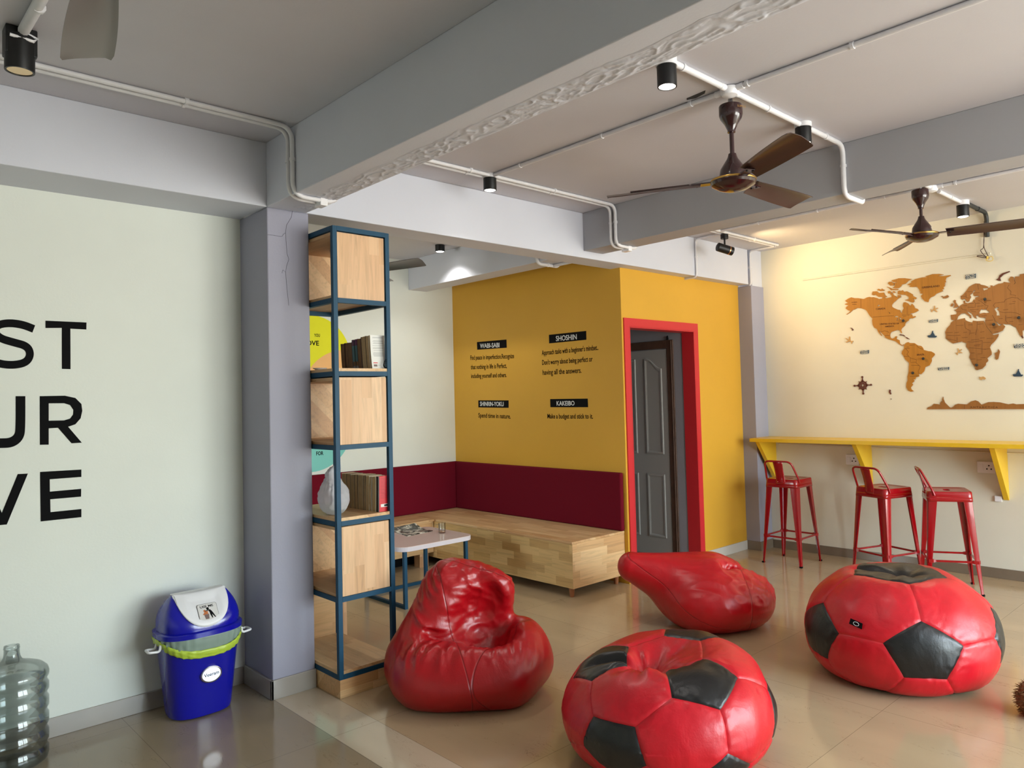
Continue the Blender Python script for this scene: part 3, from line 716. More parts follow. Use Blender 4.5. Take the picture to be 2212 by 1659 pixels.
MT['cover_white'] = pbr('white_book_cover', rgb(226, 226, 222), .35); MT['cover_red'] = pbr('red_book_cover', rgb(204, 26, 42), .35); MT['cover_black'] = pbr('black_book_cover', rgb(16, 14, 16), .4)
MT['cover_teal'] = pbr('teal_book_cover', rgb(62, 112, 122), .4); MT['cover_plum'] = pbr('plum_book_cover', rgb(94, 22, 84), .4); MT['cover_brown'] = pbr('brown_book_cover', rgb(92, 74, 62), .5); MT['cover_cream'] = pbr('cream_book_cover', rgb(210, 196, 160), .5)
MT['cover_grey'] = pbr('grey_book_cover', rgb(120, 100, 96), .5); MT['print_grey'] = pbr('grey_print', rgb(150, 150, 150), .6)
def book(label, group, x0, y, z, w, th, h, cover, lean=0.0, bow=0.0, paper='paper', back=None):
    """upright book; pages face -x, its back cover faces the viewer (-y); th runs along y, lean tilts its top backwards along y"""
    o = thing('book', label, 'book', (x0, y, z), 0, group)
    L = Matrix(((1, 0, 0, 0), (0, 1, lean, 0), (0, 0, 1, 0), (0, 0, 0, 1)))
    def pt(a, b, c):
        p = L @ Vector((a, b, c)); return Vector((x0 + p.x, y + p.y + bow * math.sin(PI * c / h), z + p.z))
    def slab(a0, a1, b0, b1, c0, c1, n=8):
        m = MB(); rings = []
        for i in range(n + 1):
            c = c0 + (c1 - c0) * i / n; rings.append([pt(a0, b0, c), pt(a1, b0, c), pt(a1, b1, c), pt(a0, b1, c)])
        return m.loft(rings)
    slab(.002, w - .002, .0012, th - .0012, .001, h - .002).build('pages', paper, o)
    cv = slab(0, w, 0, .0013, 0, h); m2 = slab(0, w, th - .0013, th, 0, h); m3 = slab(w - .0015, w, 0, th, 0, h)
    cv.add(m2.v, m2.f); cv.add(m3.v, m3.f); co = cv.build('cover', cover, o)
    return o, pt, co
# upper row (z 1.68): back of the row first
Z1 = 1.665 + BT; g1 = 'paperbacks on the upper open shelf'
rows = [('brown book hidden at the far end of the upper row', .040, .158, 'cover_brown', 'paper_dark'), ('dark brown-edged book second from the far end of the upper row', .030, .160, 'cover_brown', 'paper_dark'),
        ('thick brown book leaning behind the teal book of the upper row', .050, .160, 'cover_grey', 'paper_dark'),
        ('book with plum and teal spine in the upper row', .030, .171, 'cover_teal', 'paper_dark'), ('slim brown-paged book just in front of the plum and teal one', .028, .172, 'cover_brown', 'paper_dark'),
        ('grey-brown paged book in the middle of the upper row', .036, .174, 'cover_grey', 'paper_dark'), ('tan-paged book third behind the white book', .024, .181, 'cover_brown', 'paper'), ('tall tan-paged book second behind the white book', .022, .182, 'cover_cream', 'paper'),
        ('tan-paged book directly behind the white book', .040, .183, 'cover_brown', 'paper')]
yy = 3.556 + .020
order = list(reversed(rows)); lab_x = 2.128
front, fpt, fco = book('white paperback showing its printed back cover at the front of the upper row', g1, 2.124, 3.556, Z1, .088, .019, .184, 'cover_white', .10, .004)
for lab, th, h, cv, pp in order:
    x_ = lab_x + random.uniform(-.002, .003)
    b, p_, c_ = book(lab, g1, x_, yy, Z1, .088, th, h, cv, .10, .002, pp)
    if 'plum' in lab:
        for nm, a, c, m_ in (('plum_band', .80, 1.0, 'cover_plum'), ('teal_band', .28, .80, 'cover_teal'), ('label_band', .02, .14, 'print_grey')):
            s = MB().loft([[p_(-.0015, .004, h * a), p_(.001, .004, h * a), p_(.001, th - .004, h * a), p_(-.0015, th - .004, h * a)], [p_(-.0015, .004, h * c), p_(.001, .004, h * c), p_(.001, th - .004, h * c), p_(-.0015, th - .004, h * c)]])
            s.build(nm, m_, b)
    yy += th + .0012
# print on the white back cover (grey lines of type, a red bar and a code box without a readable code)
def quad(pt, a0, a1, c0, c1, mat, name, parent, off=-.0009):
    return MB().loft([[pt(a0, off, c0), pt(a1, off, c0), pt(a1, .0004, c0), pt(a0, .0004, c0)], [pt(a0, off, c1), pt(a1, off, c1), pt(a1, .0004, c1), pt(a0, .0004, c1)]]).build(name, mat, parent)
pm = MB()
for c in (.172, .168, .153, .149, .141, .138, .126, .114, .111, .100, .088, .084, .080, .076, .072, .068):
    a = .012 + .008 * random.random(); m_ = MB().loft([[fpt(a, -.0009, c), fpt(.07 + .01 * random.random(), -.0009, c), fpt(.078, .0004, c), fpt(a, .0004, c)], [fpt(a, -.0009, c + .0012), fpt(.078, -.0009, c + .0012), fpt(.078, .0004, c + .0012), fpt(a, .0004, c + .0012)]]); pm.add(m_.v, m_.f)
pm.build('printed_text', 'print_grey', fco)
quad(fpt, .010, .036, .030, .034, 'cover_red', 'printed_bar', fco); quad(fpt, .011, .032, .012, .023, 'cover_grey', 'printed_code', fco)
quad(fpt, .036, .052, .018, .019, 'print_grey', 'printed_price', fco)
# lower row (z .909)
Z2 = .893 + BT; g2 = 'books on the lower open shelf'
redb, rpt, rco = book('red book with a black spine edge at the front of the lower row', g2, 2.146, 3.556, Z2, .072, .020, .190, 'cover_red', -.03, .0)
MB().loft([[rpt(-.002, -.001, 0), rpt(.004, -.001, 0), rpt(.004, .021, 0), rpt(-.002, .021, 0)], [rpt(-.002, -.001, .19), rpt(.004, -.001, .19), rpt(.004, .021, .19), rpt(-.002, .021, .19)]]).build('black_edge', 'cover_black', redb)
pm = MB()
for k in range(15):
    c = .178 - k * .0075
    m_ = MB().loft([[rpt(.012, -.0009, c), rpt(.060 if k % 4 else .045, -.0009, c), rpt(.06, .0004, c), rpt(.012, .0004, c)], [rpt(.012, -.0009, c + .0012), rpt(.06, -.0009, c + .0012), rpt(.06, .0004, c + .0012), rpt(.012, .0004, c + .0012)]]); pm.add(m_.v, m_.f)
pm.build('printed_text', pbr('dark_red_print', rgb(120, 14, 26), .5), rco)
quad(rpt, .014, .066, .024, .040, 'cover_white', 'barcode_label', rco); quad(rpt, .034, .056, .027, .037, 'cover_black', 'printed_code', rco, -.0013)
rows2 = [('pale paperback directly behind the red book', .034, .188, 'cover_cream', -.04, -.002), ('cream bowed paperback second behind the red book', .026, .188, 'cover_white', -.05, .010), ('tan paperback third behind the red book', .034, .190, 'cover_cream', -.04, .004),
         ('slim tan paperback fourth behind the red book', .020, .190, 'cover_brown', -.03, .003), ('thick tan paperback in the middle of the lower row', .052, .191, 'cover_cream', -.02, .003), ('tan paperback sixth behind the red book', .036, .189, 'cover_brown', .0, .002),
         ('brown paperback near the plastic bag in the lower row', .038, .188, 'cover_cream', .0, .001), ('brown paperback partly behind the plastic bag', .044, .190, 'cover_brown', .0, .0), ('paperback at the far end of the lower row', .05, .19, 'cover_cream', 0, 0)]
yy = 3.556 + .0225
for k, (lab, th, h, cv, ln, bw) in enumerate(rows2):
    book(lab, g2, 2.140 - .001 * k, yy, Z2, .080, th, h, cv, ln, bw, 'paper'); yy += th + .0015
# small white dish at the left end of the upper board
d = thing('dish', 'small white dish at the column end of the upper open shelf', 'dish', (1.945, 3.80, Z1)); bpy.context.view_layer.update()
MB().lathe([(.016, Z1 + .0002), (.02, Z1 + .002), (.036, Z1 + .010), (.038, Z1 + .013), (.034, Z1 + .012), (.0, Z1 + .005)], (1.945, 3.80, 0), 24).build('bowl', 'white_plastic', d, smooth=50)
cl = thing('cable_coil', 'small dark coil of cable by the right post, in front of the white paperback', 'cable', (2.20, 3.537, Z1)); bpy.context.view_layer.update()
for k in range(3):
    MB().tube([Vector((2.192 + .012 * math.cos(a) + .002 * k, 3.536, Z1 + .018 + .004 * k + (.014 + .004 * k) * math.sin(a))) for a in np.linspace(0, 2 * PI, 16)[:-1]], .0016, 6, closed=True).build('loop', 'black', cl, smooth=60)

# ================================================================ bench, cushions, table
BX0, BZ0, BZ1 = 4.010, .071, .418
bn = thing('bench', 'long rubberwood block bench under the mustard lettered wall', 'bench', (4.3, 4.9, 0), 0, 'wooden corner benches')
MB().box((BX0, 3.935, BZ0), (XT - .002, YK - .014, BZ1 - .018)).build('body', 'wood_block', bn, bevel=.002)
MB().box((BX0 - .003, 3.932, BZ1 - .018), (XT - .002, YK - .002, BZ1)).build('seat_board', 'wood_y', bn, bevel=.003)
MB().box((BX0 + .001, 3.9335, BZ0), (XT - .003, 3.936, BZ1 - .019)).build('end_panel', 'wood_block_x', bn)
MT['leg_wood'] = pbr('brown_turned_wood', rgb(150, 96, 62), .4, var=.1, vscale=20)
for x, y in ((BX0 + .035, 3.985), (XT - .06, 3.985), (BX0 + .035, 5.0), (XT - .06, 5.9)):
    MB().lathe([(.015, 0), (.017, .004), (.023, BZ0 + .001)], (x, y, 0), 18).build('leg', 'leg_wood', bn, smooth=40)
b2 = thing('bench', 'rubberwood bench under the white wall with the painted circles', 'bench', (3.0, 5.9, 0), 0, 'wooden corner benches')
MB().box((1.75, 5.70, .12), (BX0 - .004, YK - .014, BZ1 - .018)).build('body', 'wood_block_x', b2, bevel=.002)
MB().box((1.75, 5.682, BZ1 - .018), (BX0 - .0032, YK - .002, BZ1)).build('seat_board', 'wood_x', b2, bevel=.003)
for x in (1.84, 3.86): MB().box((x, 5.71, 0), (x + .09, 5.80, .121)).build('leg', 'wood_z', b2)
MB().box((1.80, 5.9, 0), (BX0 - .06, 5.92, .12)).build('kick_board', 'black', b2)
# wooden unit seen low through the shelf
un = thing('storage_bench', 'low wooden bench end seen through the bottom of the blue shelf', 'bench', (2.0, 4.9, 0))
MB().box((1.70, 4.44, .012), (2.405, 5.3, .30)).build('body', 'wood_block_x', un, bevel=.003)
MB().box((2.375, 4.432, .0), (2.43, 5.3, .30)).build('end_post', 'wood_z', un, bevel=.003)
MB().box((1.70, 4.43, .30), (2.43, 5.3, .318)).build('seat_board', 'wood_x', un, bevel=.003)
def cushion(label, a, b):
    m = MB().box(a, b); o = m.build('back_cushion', 'maroon', bevel=.012); o.modifiers['soft_edges'].segments = 3
    return tag(o, label, 'cushion', 'maroon back cushions')
cushion('maroon back cushion along the mustard lettered wall', (XT - .042, 3.925, BZ1 + .001), (XT - .001, YK - .046, .882))
cushion('maroon back cushion along the white wall behind the bookshelf', (1.75, YK - .044, BZ1 + .001), (XT - .0015, YK - .001, .882))

TX0, TX1, TY0, TY1, TZ = 2.975, 3.64, 4.625, 5.27, .450
tb = thing('coffee_table', 'low table with a pale pink rounded top on blue steel legs', 'table', ((TX0 + TX1) / 2, (TY0 + TY1) / 2, 0))
def rrect(x0, x1, y0, y1, r, z, n=8):
    P = []
    for cx, cy, a0 in ((x1 - r, y1 - r, 0), (x0 + r, y1 - r, PI / 2), (x0 + r, y0 + r, PI), (x1 - r, y0 + r, 3 * PI / 2)):
        for k in range(n + 1): a = a0 + PI / 2 * k / n; P.append(Vector((cx + r * math.cos(a), cy + r * math.sin(a), z)))
    return P
MB().prism(rrect(TX0, TX1, TY0, TY1, .085, TZ - .003), (0, 0, .003)).build('table_top', 'laminate', tb)
MB().prism(rrect(TX0, TX1, TY0, TY1, .085, TZ - .034), (0, 0, .031)).build('edge_band', 'edge_band', tb)
lx = (TX0 + .055, TX1 - .055); ly = (TY0 + .05, TY1 - .05)
for x in lx:
    for y in ly: MB().box((x - .0125, y - .0125, 0), (x + .0125, y + .0125, TZ - .034)).build('leg', 'blue_steel', tb)
for a_, b_ in (((lx[0], ly[1] - .012, .0), (lx[1], ly[1] + .012, .024)), ((lx[0] - .012, ly[0], .0), (lx[0] + .012, ly[1], .024)), ((lx[1] - .012, ly[0], .0), (lx[1] + .012, ly[1], .024)), ((lx[0], ly[1] - .012, TZ - .06), (lx[1], ly[1] + .012, TZ - .034))):
    MB().box(a_, b_).build('stretcher', 'blue_steel', tb)
# glass of tea
cp = U(955, 1151, Z=TZ); gl = thing('tea_glass', 'clear glass cup with a little tea left, on the pale pink table', 'cup', (cp.x, cp.y, TZ)); c0 = (cp.x, cp.y, TZ + .0006)
MB().lathe([(.0, 0), (.026, 0), (.028, .004), (.028, .078), (.0265, .078), (.0262, .007), (.0, .006)], c0, 32).build('glass_body', 'glass', gl, smooth=50)
MB().lathe([(.0, .0065), (.0258, .0070), (.0258, .016), (.0, .016)], c0, 28).build('tea', pbr('milk_tea', rgb(190, 140, 100), .3), gl, smooth=40)
hd = Vector((-.72, .69, 0)); cc = Vector(c0)
MB().tube(fillet([cc + hd * .027 + Vector((0, 0, .066)), cc + hd * .05 + Vector((0, 0, .066)), cc + hd * .05 + Vector((0, 0, .03)), cc + hd * .027 + Vector((0, 0, .026))], .015, 5), .0035, 8).build('handle', 'glass', gl, smooth=60)
# magazine, one corner curling up
def mag_mat():
    N = NT('magazine_print'); v = N.coord(kind='Object'); n = N.noise(v, 16, 4, .6, 1.0)
    N.set(Base_Color=N.ramp(n, [(.44, rgb(38, 36, 36)), (.5, rgb(90, 86, 82)), (.56, rgb(222, 214, 200))]), Roughness=.28); return N.m
mg = thing('magazine', 'open black-and-white magazine curling on the pale pink table', 'magazine', (3.2, 4.95, TZ))
q0, q1, q2, q3 = U(880, 1159, Z=TZ), U(935, 1147, Z=TZ), U(897, 1133.5, Z=TZ + .03), U(842, 1146, Z=TZ)
vs = []; n = 16
for i in range(n + 1):
    for j in range(n + 1):
        a, b = i / n, j / n
        p = q0.lerp(q1, a).lerp(q3.lerp(Vector((q2.x, q2.y, TZ)), a), b)
        p.z = TZ + .004 + .034 * max(0, b - .35) ** 1.6 * (.4 + .8 * a) / .65 ** 1.6
        vs.append(p)
fs = [(i * (n + 1) + j, (i + 1) * (n + 1) + j, (i + 1) * (n + 1) + j + 1, i * (n + 1) + j + 1) for i in range(n) for j in range(n)]
mo = MB().add(vs, fs).build('pages', mag_mat(), mg, smooth=60); s_ = mo.modifiers.new('body', 'SOLIDIFY'); s_.thickness = .0035; s_.offset = -1 if mo.data.polygons[0].normal.z > 0 else 1

# ================================================================ counter, brackets, sockets, stools
KX0, KZ0, KZ1 = 6.214, 1.036, 1.068
ct = thing('wall_counter', 'long yellow counter fixed along the map wall above the red stools', 'counter', (6.4, 1.0, KZ1))
MB().box((KX0, -2.2, KZ0), (XM - .001, YP - .012, KZ1)).build('counter_top', 'yellow', ct, bevel=.002)
MB().box((XP - .012, YP - .011, KZ0), (XM - .001, YP - .001, KZ1)).build('end_piece', 'yellow', ct)
for y, zb_ in ((3.695, .66), (2.78, .66), (1.735, .612), (.55, .62), (-.6, .62)):
    w_ = .019
    P = [(KX0 + .055, KZ0), (XM - .001, KZ0), (XM - .001, zb_), (XM - .014, zb_)]
    MB().prism([(a, y - w_, z) for a, z in P], (0, 2 * w_, 0)).build('bracket', 'yellow', ct, bevel=.002)
def socket(label, ya, yb, za, zb_):
    o = thing('wall_socket', label, 'socket', (XM, (ya + yb) / 2, za), 0, 'switched sockets under the counter')
    MB().box((XM - .03, ya, za), (XM - .0005, yb, zb_)).build('box', 'white_plastic', o, bevel=.004)
    m = (ya + yb) / 2; hz = (za + zb_) / 2; y_l = max(ya, yb)
    MB().box((XM - .034, y_l - .012, hz - .025), (XM - .0295, y_l - .045, hz + .025)).build('rocker_switch', 'white_plastic', o, bevel=.002)
    for dy, dz in ((.045, .014), (.03, -.012), (.06, -.012)):
        MB().lathe([(.0055, 0), (.0055, .002)], (XM - .0305, min(ya, yb) + dy, hz + dz), 10, Matrix.Rotation(-PI / 2, 3, 'Y')).build('pin_hole', 'black', o)
socket('white switched socket left of the middle counter bracket', 2.985, 2.865, .830, .922)
socket('white switched socket beside the bracket behind the third stool', 1.925, 1.795, .815, .905)
tag(MB().box((XM - .02, 1.815, .596), (XM - .0005, 1.765, .640)).build('junction_box', 'white_plastic', bevel=.003), 'small white box at the foot of the bracket behind the third stool', 'junction box', 'conduit junction boxes')
struct(MB().tube([(XM - .006, 3.64, 1.00), (XM - .006, 1.0, .965)], .007, 8).build('trim_5', 'wall_map', smooth=60))

def make_stool():
    r = thing('bar_stool', 'stool', 'stool', (0, 0, 0), 0, 'red steel bar stools at the counter')
    HS, S, F = .735, .148, .188
    def rr(h, z, rad=.035, n=5): return rrect(-h, h, -h, h, rad, z, n)
    # seat: pressed sheet with rolled edge, dished centre and a hand hole
    seat = MB(); seat.loft([rr(S + .002, HS - .040, .03), rr(S, HS - .006, .032), rr(S - .004, HS, .032), rr(S - .020, HS + .001, .03), rr(S - .034, HS - .004, .028), rr(S - .06, HS - .004, .024)], cap=False)
    hole = rrect(-.022, .022, -.042, .042, .02, HS - .004, 5); ring = rr(S - .06, HS - .004, .024)
    seat.loft([ring, [p.lerp(q, .5) for p, q in zip(ring, hole)], hole, [p + Vector((0, 0, -.012)) for p in hole]], cap=False)
    seat.build('seat', 'red_steel', r, smooth=45)
    ap = MB(); ap.loft([rr(S + .004, HS - .072, .026), rr(S + .002, HS - .040, .03)], cap=False); ao = ap.build('apron', 'red_steel', r, smooth=45); so = ao.modifiers.new('sheet', 'SOLIDIFY'); so.thickness = .002
    for sx in (-1, 1):
        for sy in (-1, 1):
            leg = MB(); rings = []
            for t in (0, .06, .2, .5, .8, .93, .95, 1.0):
                z = HS - .03 - t * (HS - .03); c = S - .004 + (F - S + .002) * t; w = .062 * (1 - t) + .020 * t + .0
                if t > .94: w = .022
                # folded angle section: two flanges with a soft outer corner and inner lips
                o_ = c; i_ = c - w; lip = .010
                P = [(i_, o_), (o_ - .014, o_), (o_ - .004, o_ - .004), (o_, o_ - .014), (o_, i_), (o_ - lip, i_), (o_ - .009, o_ - .016), (o_ - .016, o_ - .009), (i_, o_ - lip)]
                rings.append([Vector((sx * a, sy * b, z)) for a, b in P])
            leg.loft(rings); lo_ = leg.build('leg', 'red_steel', r, smooth=35)
            MB().box((sx * (F - .022), sy * (F - .022), 0), (sx * (F - .0005), sy * (F - .0005), .012)).build('foot_cap', 'black', lo_)
    zf = .235; cf = S + (F - S) * .67 - .012
    for (ax, ay, bx, by) in ((-1, -1, 1, -1), (1, -1, 1, 1), (1, 1, -1, 1), (-1, 1, -1, -1)):
        a = Vector((ax * cf, ay * cf, zf)); b = Vector((bx * cf, by * cf, zf)); d = (b - a).normalized(); s = Vector((-d.y, d.x, 0)); up = Vector((0, 0, 1))
        m = MB(); rings = []
        for t, w, h in ((0, .011, .012), (.10, .011, .012), (.15, .005, .007), (.85, .005, .007), (.90, .011, .012), (1, .011, .012)):
            p = a.lerp(b, t); rings.append([p + s * w + up * h, p - s * w + up * h, p - s * w - up * h, p + s * w - up * h])
        m.loft(rings).build('foot_rail', 'red_steel', r)
    # low back: bent tube hoop and a splat of pressed sheet (on the -x side)
    bx = -S
    hoop = fillet([(bx + .045, -S - .004, HS - .028), (bx + .035, -S - .004, HS + .004), (bx - .040, -.122, HS + .158), (bx - .046, .122, HS + .158), (bx + .035, S + .004, HS + .004), (bx + .045, S + .004, HS - .028)], .045, 7)
    MB().tube(hoop, .0085, 10).build('back_hoop', 'red_steel', r, smooth=60)
    sp_ = MB(); rows = []
    for t in np.linspace(0, 1, 9):
        z = HS - .045 + t * .205; x = bx - .003 - .045 * max(0, (t - .2) / .8) ** 1.2; hw = .046 - .006 * math.sin(PI * t)
        rows.append([Vector((x - .006 * (1 - (u / 1.0) ** 2) + .004, u * hw, z)) for u in np.linspace(-1, 1, 9)])
    sp_.add([p for r_ in rows for p in r_], [(i * 9 + j, i * 9 + j + 1, (i + 1) * 9 + j + 1, (i + 1) * 9 + j) for i in range(8) for j in range(8)])
    so_ = sp_.build('back_splat', 'red_steel', r, smooth=60); s2 = so_.modifiers.new('sheet', 'SOLIDIFY'); s2.thickness = .003; s2.offset = 0
    for yb in (-.025, .025): MB().lathe([(.006, -.003), (.006, .006), (.003, .009)], (bx - .002, yb, HS - .022), 12, Matrix.Rotation(-PI / 2, 3, 'Y')).build('bolt', 'red_steel', r)
    return r
s1 = make_stool()
s2_ = copy_tree(s1); s3 = copy_tree(s1)
for s, p, rz, lab in ((s1, (6.13, 3.31, 0), 0, 'red steel bar stool standing alone next to the corner pillar'), (s2_, (5.96, 2.42, 0), -20, 'middle red steel bar stool, its low back towards the room'), (s3, (6.03, 1.985, 0), -63, 'red steel bar stool turned sideways, its back beside the middle stool')):
    put(s, p, math.radians(rz)); s['label'] = lab
# ================================================================ swing-lid bin and water bottle
def sell(a, b, z, cx, cy, n=48, e=2.7):
    P = []
    for k in range(n):
        t = 2 * PI * k / n; c, s = math.cos(t), math.sin(t)
        P.append(Vector((cx + a * math.copysign(abs(c) ** (2 / e), c), cy + b * math.copysign(abs(s) ** (2 / e), s), z)))
    return P
BCX, BCY = 1.345, 3.945
bin_ = thing('waste_bin', 'blue plastic swing-lid bin with a lime liner beside the lilac column', 'bin', (BCX, BCY, 0))
MB().loft([sell(.128, .104, .0, BCX, BCY), sell(.142, .117, .008, BCX, BCY), sell(.147, .121, .03, BCX, BCY), sell(.186, .148, .40, BCX, BCY), sell(.188, .149, .402, BCX, BCY)]).build('body', 'bin_blue', bin_, smooth=40)
FZ = .405
# lid: rolled flange, then a hood narrowing to a ridge
lid = MB(); lid.loft([sell(.186, .150, FZ - .012, BCX, BCY), sell(.198, .160, FZ - .010, BCX, BCY), sell(.199, .161, FZ + .012, BCX, BCY), sell(.191, .154, FZ + .017, BCX, BCY), sell(.183, .146, FZ + .018, BCX, BCY)], cap=False)
# rectangular-plan hood
def hood(t):
    z = FZ + .018 + .162 * t
    a = .183 - .058 * t ** 2.2; b = .146 * (1 - t ** 1.7) + .016 * t
    return sell(a, b, z, BCX, BCY - .004 * t, e=2.7 + 3 * t)
lid.loft([hood(t) for t in (0, .12, .25, .4, .55, .7, .82, .92, 1.0)])
lid.build('lid', 'bin_blue', bin_, smooth=40)
# white D-shaped flap lying on the front slope
fp = MB(); FA = Vector((BCX - .128, BCY - .022, FZ + .184)); n = 28
def slope(z):
    t = max(0, min(1, (z - FZ - .018) / .162)); return BCY - .004 * t - (.146 * (1 - t ** 1.7) + .016 * t)
outl = []
for k in range(n + 1):
    t = PI * k / n; x = -.122 * math.cos(t); zz = FZ + .183 - .150 * math.sin(t) ** .9
    outl.append((x, zz))
grid = []; m = 12
for i in range(n + 1):
    x, zb_ = outl[i]; col_ = []
    for j in range(m + 1):
        z = FZ + .183 + (zb_ - FZ - .183) * j / m
        u = abs(x) / .183; corr = .146 * .55 * u ** 3.2 * .35
        dent = -.010 if (.18 < j / m < .80 and abs(x) < .075) else 0
        col_.append(Vector((BCX + x, slope(z) - .006 + corr + (-dent), z)))
    grid.append(col_)
vs = [p for c in grid for p in c]; fs = [(i * (m + 1) + j, i * (m + 1) + j + 1, (i + 1) * (m + 1) + j + 1, (i + 1) * (m + 1) + j) for i in range(n) for j in range(m)]
fo = fp.add(vs, fs).build('flap', 'white_plastic', bin_, smooth=50); s_ = fo.modifiers.new('sheet', 'SOLIDIFY'); s_.thickness = .010; s_.offset = 0
MB().box((BCX - .122, BCY - .026, FZ + .176), (BCX + .122, BCY + .024, FZ + .1835)).build('flap_top', 'white_plastic', bin_, bevel=.003)
# USE ME sticker
stk = thing('x', None, None); bpy.data.objects.remove(stk)
P0 = Vector((BCX, slope(FZ + .095) - .0045, FZ + .095)); tz = (Vector((0, slope(FZ + .14), FZ + .14)) - Vector((0, slope(FZ + .05), FZ + .05))).normalized(); tx = Vector((1, 0, 0)); tn = tx.cross(tz)
def SP(x, y, o=0.0): return P0 + Vector((.008, 0, 0)) + tx * x + tz * y + tn * o
def splate(pts, mat, name, parent, o=0.0, th=.0008): return MB().prism([SP(x, y, o) for x, y in pts], tn * th).build(name, mat, parent)
def rr2(hw, hh, r, n=5):
    o = []
    for cx, cy, a0 in ((hw - r, hh - r, 0), (r - hw, hh - r, PI / 2), (r - hw, r - hh, PI), (hw - r, r - hh, 3 * PI / 2)):
        for k in range(n + 1): a = a0 + PI / 2 * k / n; o.append((cx + r * math.cos(a), cy + r * math.sin(a)))
    return o
so = splate(rr2(.046, .044, .010), 'black', 'sticker', fo, .0)
splate(rr2(.0447, .0427, .009), pbr('sticker_face', rgb(214, 212, 210), .4), 'sticker_face', so, .0008, .0004)
MT['stick_or'] = pbr('orange_print', rgb(190, 110, 60), .5)
text_mesh('USE ME', .062, .012, .0005, 'black', 'sticker_text', SP(-.033, .024, .0012), tx, tz, so, .02)
o_ = .0012
splate([(.0 + .0065 * math.cos(a), .017 + .0065 * math.sin(a)) for a in np.linspace(0, 2 * PI, 14)[:-1]], 'black', 'figure_head', so, o_)
splate([(-.014, .008), (-.014, .004), (.002, .0065), (.006, -.004), (.006, -.014), (.012, -.034), (.0155, -.034), (.0145, -.014), (.018, -.020), (.026, -.034), (.0295, -.034), (.022, -.012), (.016, .002), (.010, .0105), (.004, .011)], 'black', 'figure', so, o_)
splate([(-.022, -.012), (.001, -.012), (-.002, -.036), (-.018, -.036)], 'cover_grey', 'basket', so, o_)
splate([(-.028, -.012), (-.018, .0), (-.022, .010), (-.013, .014), (-.011, .004), (.0, .004), (-.004, -.006), (.001, -.011)], 'stick_or', 'flames', so, o_)
# oval maker's badge
def badge_ring(a, b, y): return [Vector((BCX + .012 + a * math.cos(t), y, .205 + b * math.sin(t))) for t in np.linspace(0, 2 * PI, 40)[:-1]]
by = BCY - .139
bd = MB().loft([badge_ring(.049, .039, by + .010), badge_ring(.049, .039, by - .006), badge_ring(.045, .035, by - .008), badge_ring(.043, .033, by - .005)]).build('badge', 'chrome', bin_, smooth=40)
text_mesh('Veeram', .070, .017, .0006, 'black', 'badge_text', (BCX + .012 - .035, by - .0052, .197), (1, 0, .04), (0, 0, 1), bd, .012)
# liner: translucent skirt above a gathered lime hem, hanging from under the lid
def drape(z_top, z_bot, push, name, mat, seed, n=96, m=9):
    vs = []
    for i in range(n):
        t = 2 * PI * i / n; c, s = math.cos(t), math.sin(t); e = 2.7
        ux = math.copysign(abs(c) ** (2 / e), c); uy = math.copysign(abs(s) ** (2 / e), s)
        zt, zb_ = z_top(t), z_bot(t)
        for j in range(m + 1):
            q = j / m; z = zt + (zb_ - zt) * q
            f = .147 + (.186 - .147) * (z - .03) / .37; fb = .121 + (.148 - .121) * (z - .03) / .37
            w = push * (.4 + .6 * math.sin(PI * min(1, q + .15))) + .0045 * mnoise.noise(Vector((math.cos(t) * 9, math.sin(t) * 9, q * 3 + seed))) + .003 * math.sin(t * 31 + seed)
            vs.append(Vector((BCX + ux * (f + w + .004), BCY + uy * (fb + w + .004), z)))
    fs = [(i * (m + 1) + j, i * (m + 1) + j + 1, ((i + 1) % n) * (m + 1) + j + 1, ((i + 1) % n) * (m + 1) + j) for i in range(n) for j in range(m)]
    o = MB().add(vs, fs).build(name, mat, bin_, smooth=70); s_ = o.modifiers.new('film', 'SOLIDIFY'); s_.thickness = .0008; return o
def sag(t): return math.cos(t - 3 * PI / 2 - .12)     # 1 at the front
drape(lambda t: FZ - .008, lambda t: FZ - .050 - .040 * max(0, sag(t)) ** 1.2, .004, 'liner_skirt', 'film_grey', 1.0)
drape(lambda t: FZ - .012 - .062 * max(0, sag(t)) ** 1.3, lambda t: FZ - .045 - .068 * max(0, sag(t)) ** 1.1, .009, 'liner_hem', 'bin_lime', 4.0)
for sx in (-1, 1):
    x0 = BCX + sx * .19; y0 = BCY - .03
    MB().tube(fillet([(x0, y0 - .03, FZ - .030), (x0 + sx * .005, y0 - .03, FZ - .060), (x0 + sx * .052, y0 - .028, FZ - .055), (x0 + sx * .05, y0 + .03, FZ - .055), (x0 + sx * .005, y0 + .03, FZ - .060), (x0, y0 + .03, FZ - .030)], .012, 4), .006, 8).build('handle', 'white_plastic', bin_, smooth=60)

JX, JY = .583, 3.945
jg = thing('water_bottle', 'large empty clear water bottle on the floor at the left frame edge', 'bottle', (JX, JY, 0))
prof = [(.0, .012), (.085, .006), (.112, .0), (.130, .012), (.134, .03)]
for z in (.075, .145, .215, .285, .345):
    prof += [(.134, z - .022), (.127, z - .010), (.127, z + .002), (.134, z + .014)]
prof += [(.135, .372), (.130, .390), (.112, .408), (.080, .422), (.052, .430), (.038, .440), (.031, .455), (.0285, .470), (.0285, .488), (.030, .489), (.030, .493), (.0285, .494), (.0285, .502), (.0265, .502)]
inner = [(max(0, r - .0022), z + (.003 if z < .02 else 0)) for r, z in reversed(prof[:-1])]
MB().lathe(prof + inner, (JX, JY, 0), 56).build('bottle_body', 'clear_plastic', jg, smooth=60)

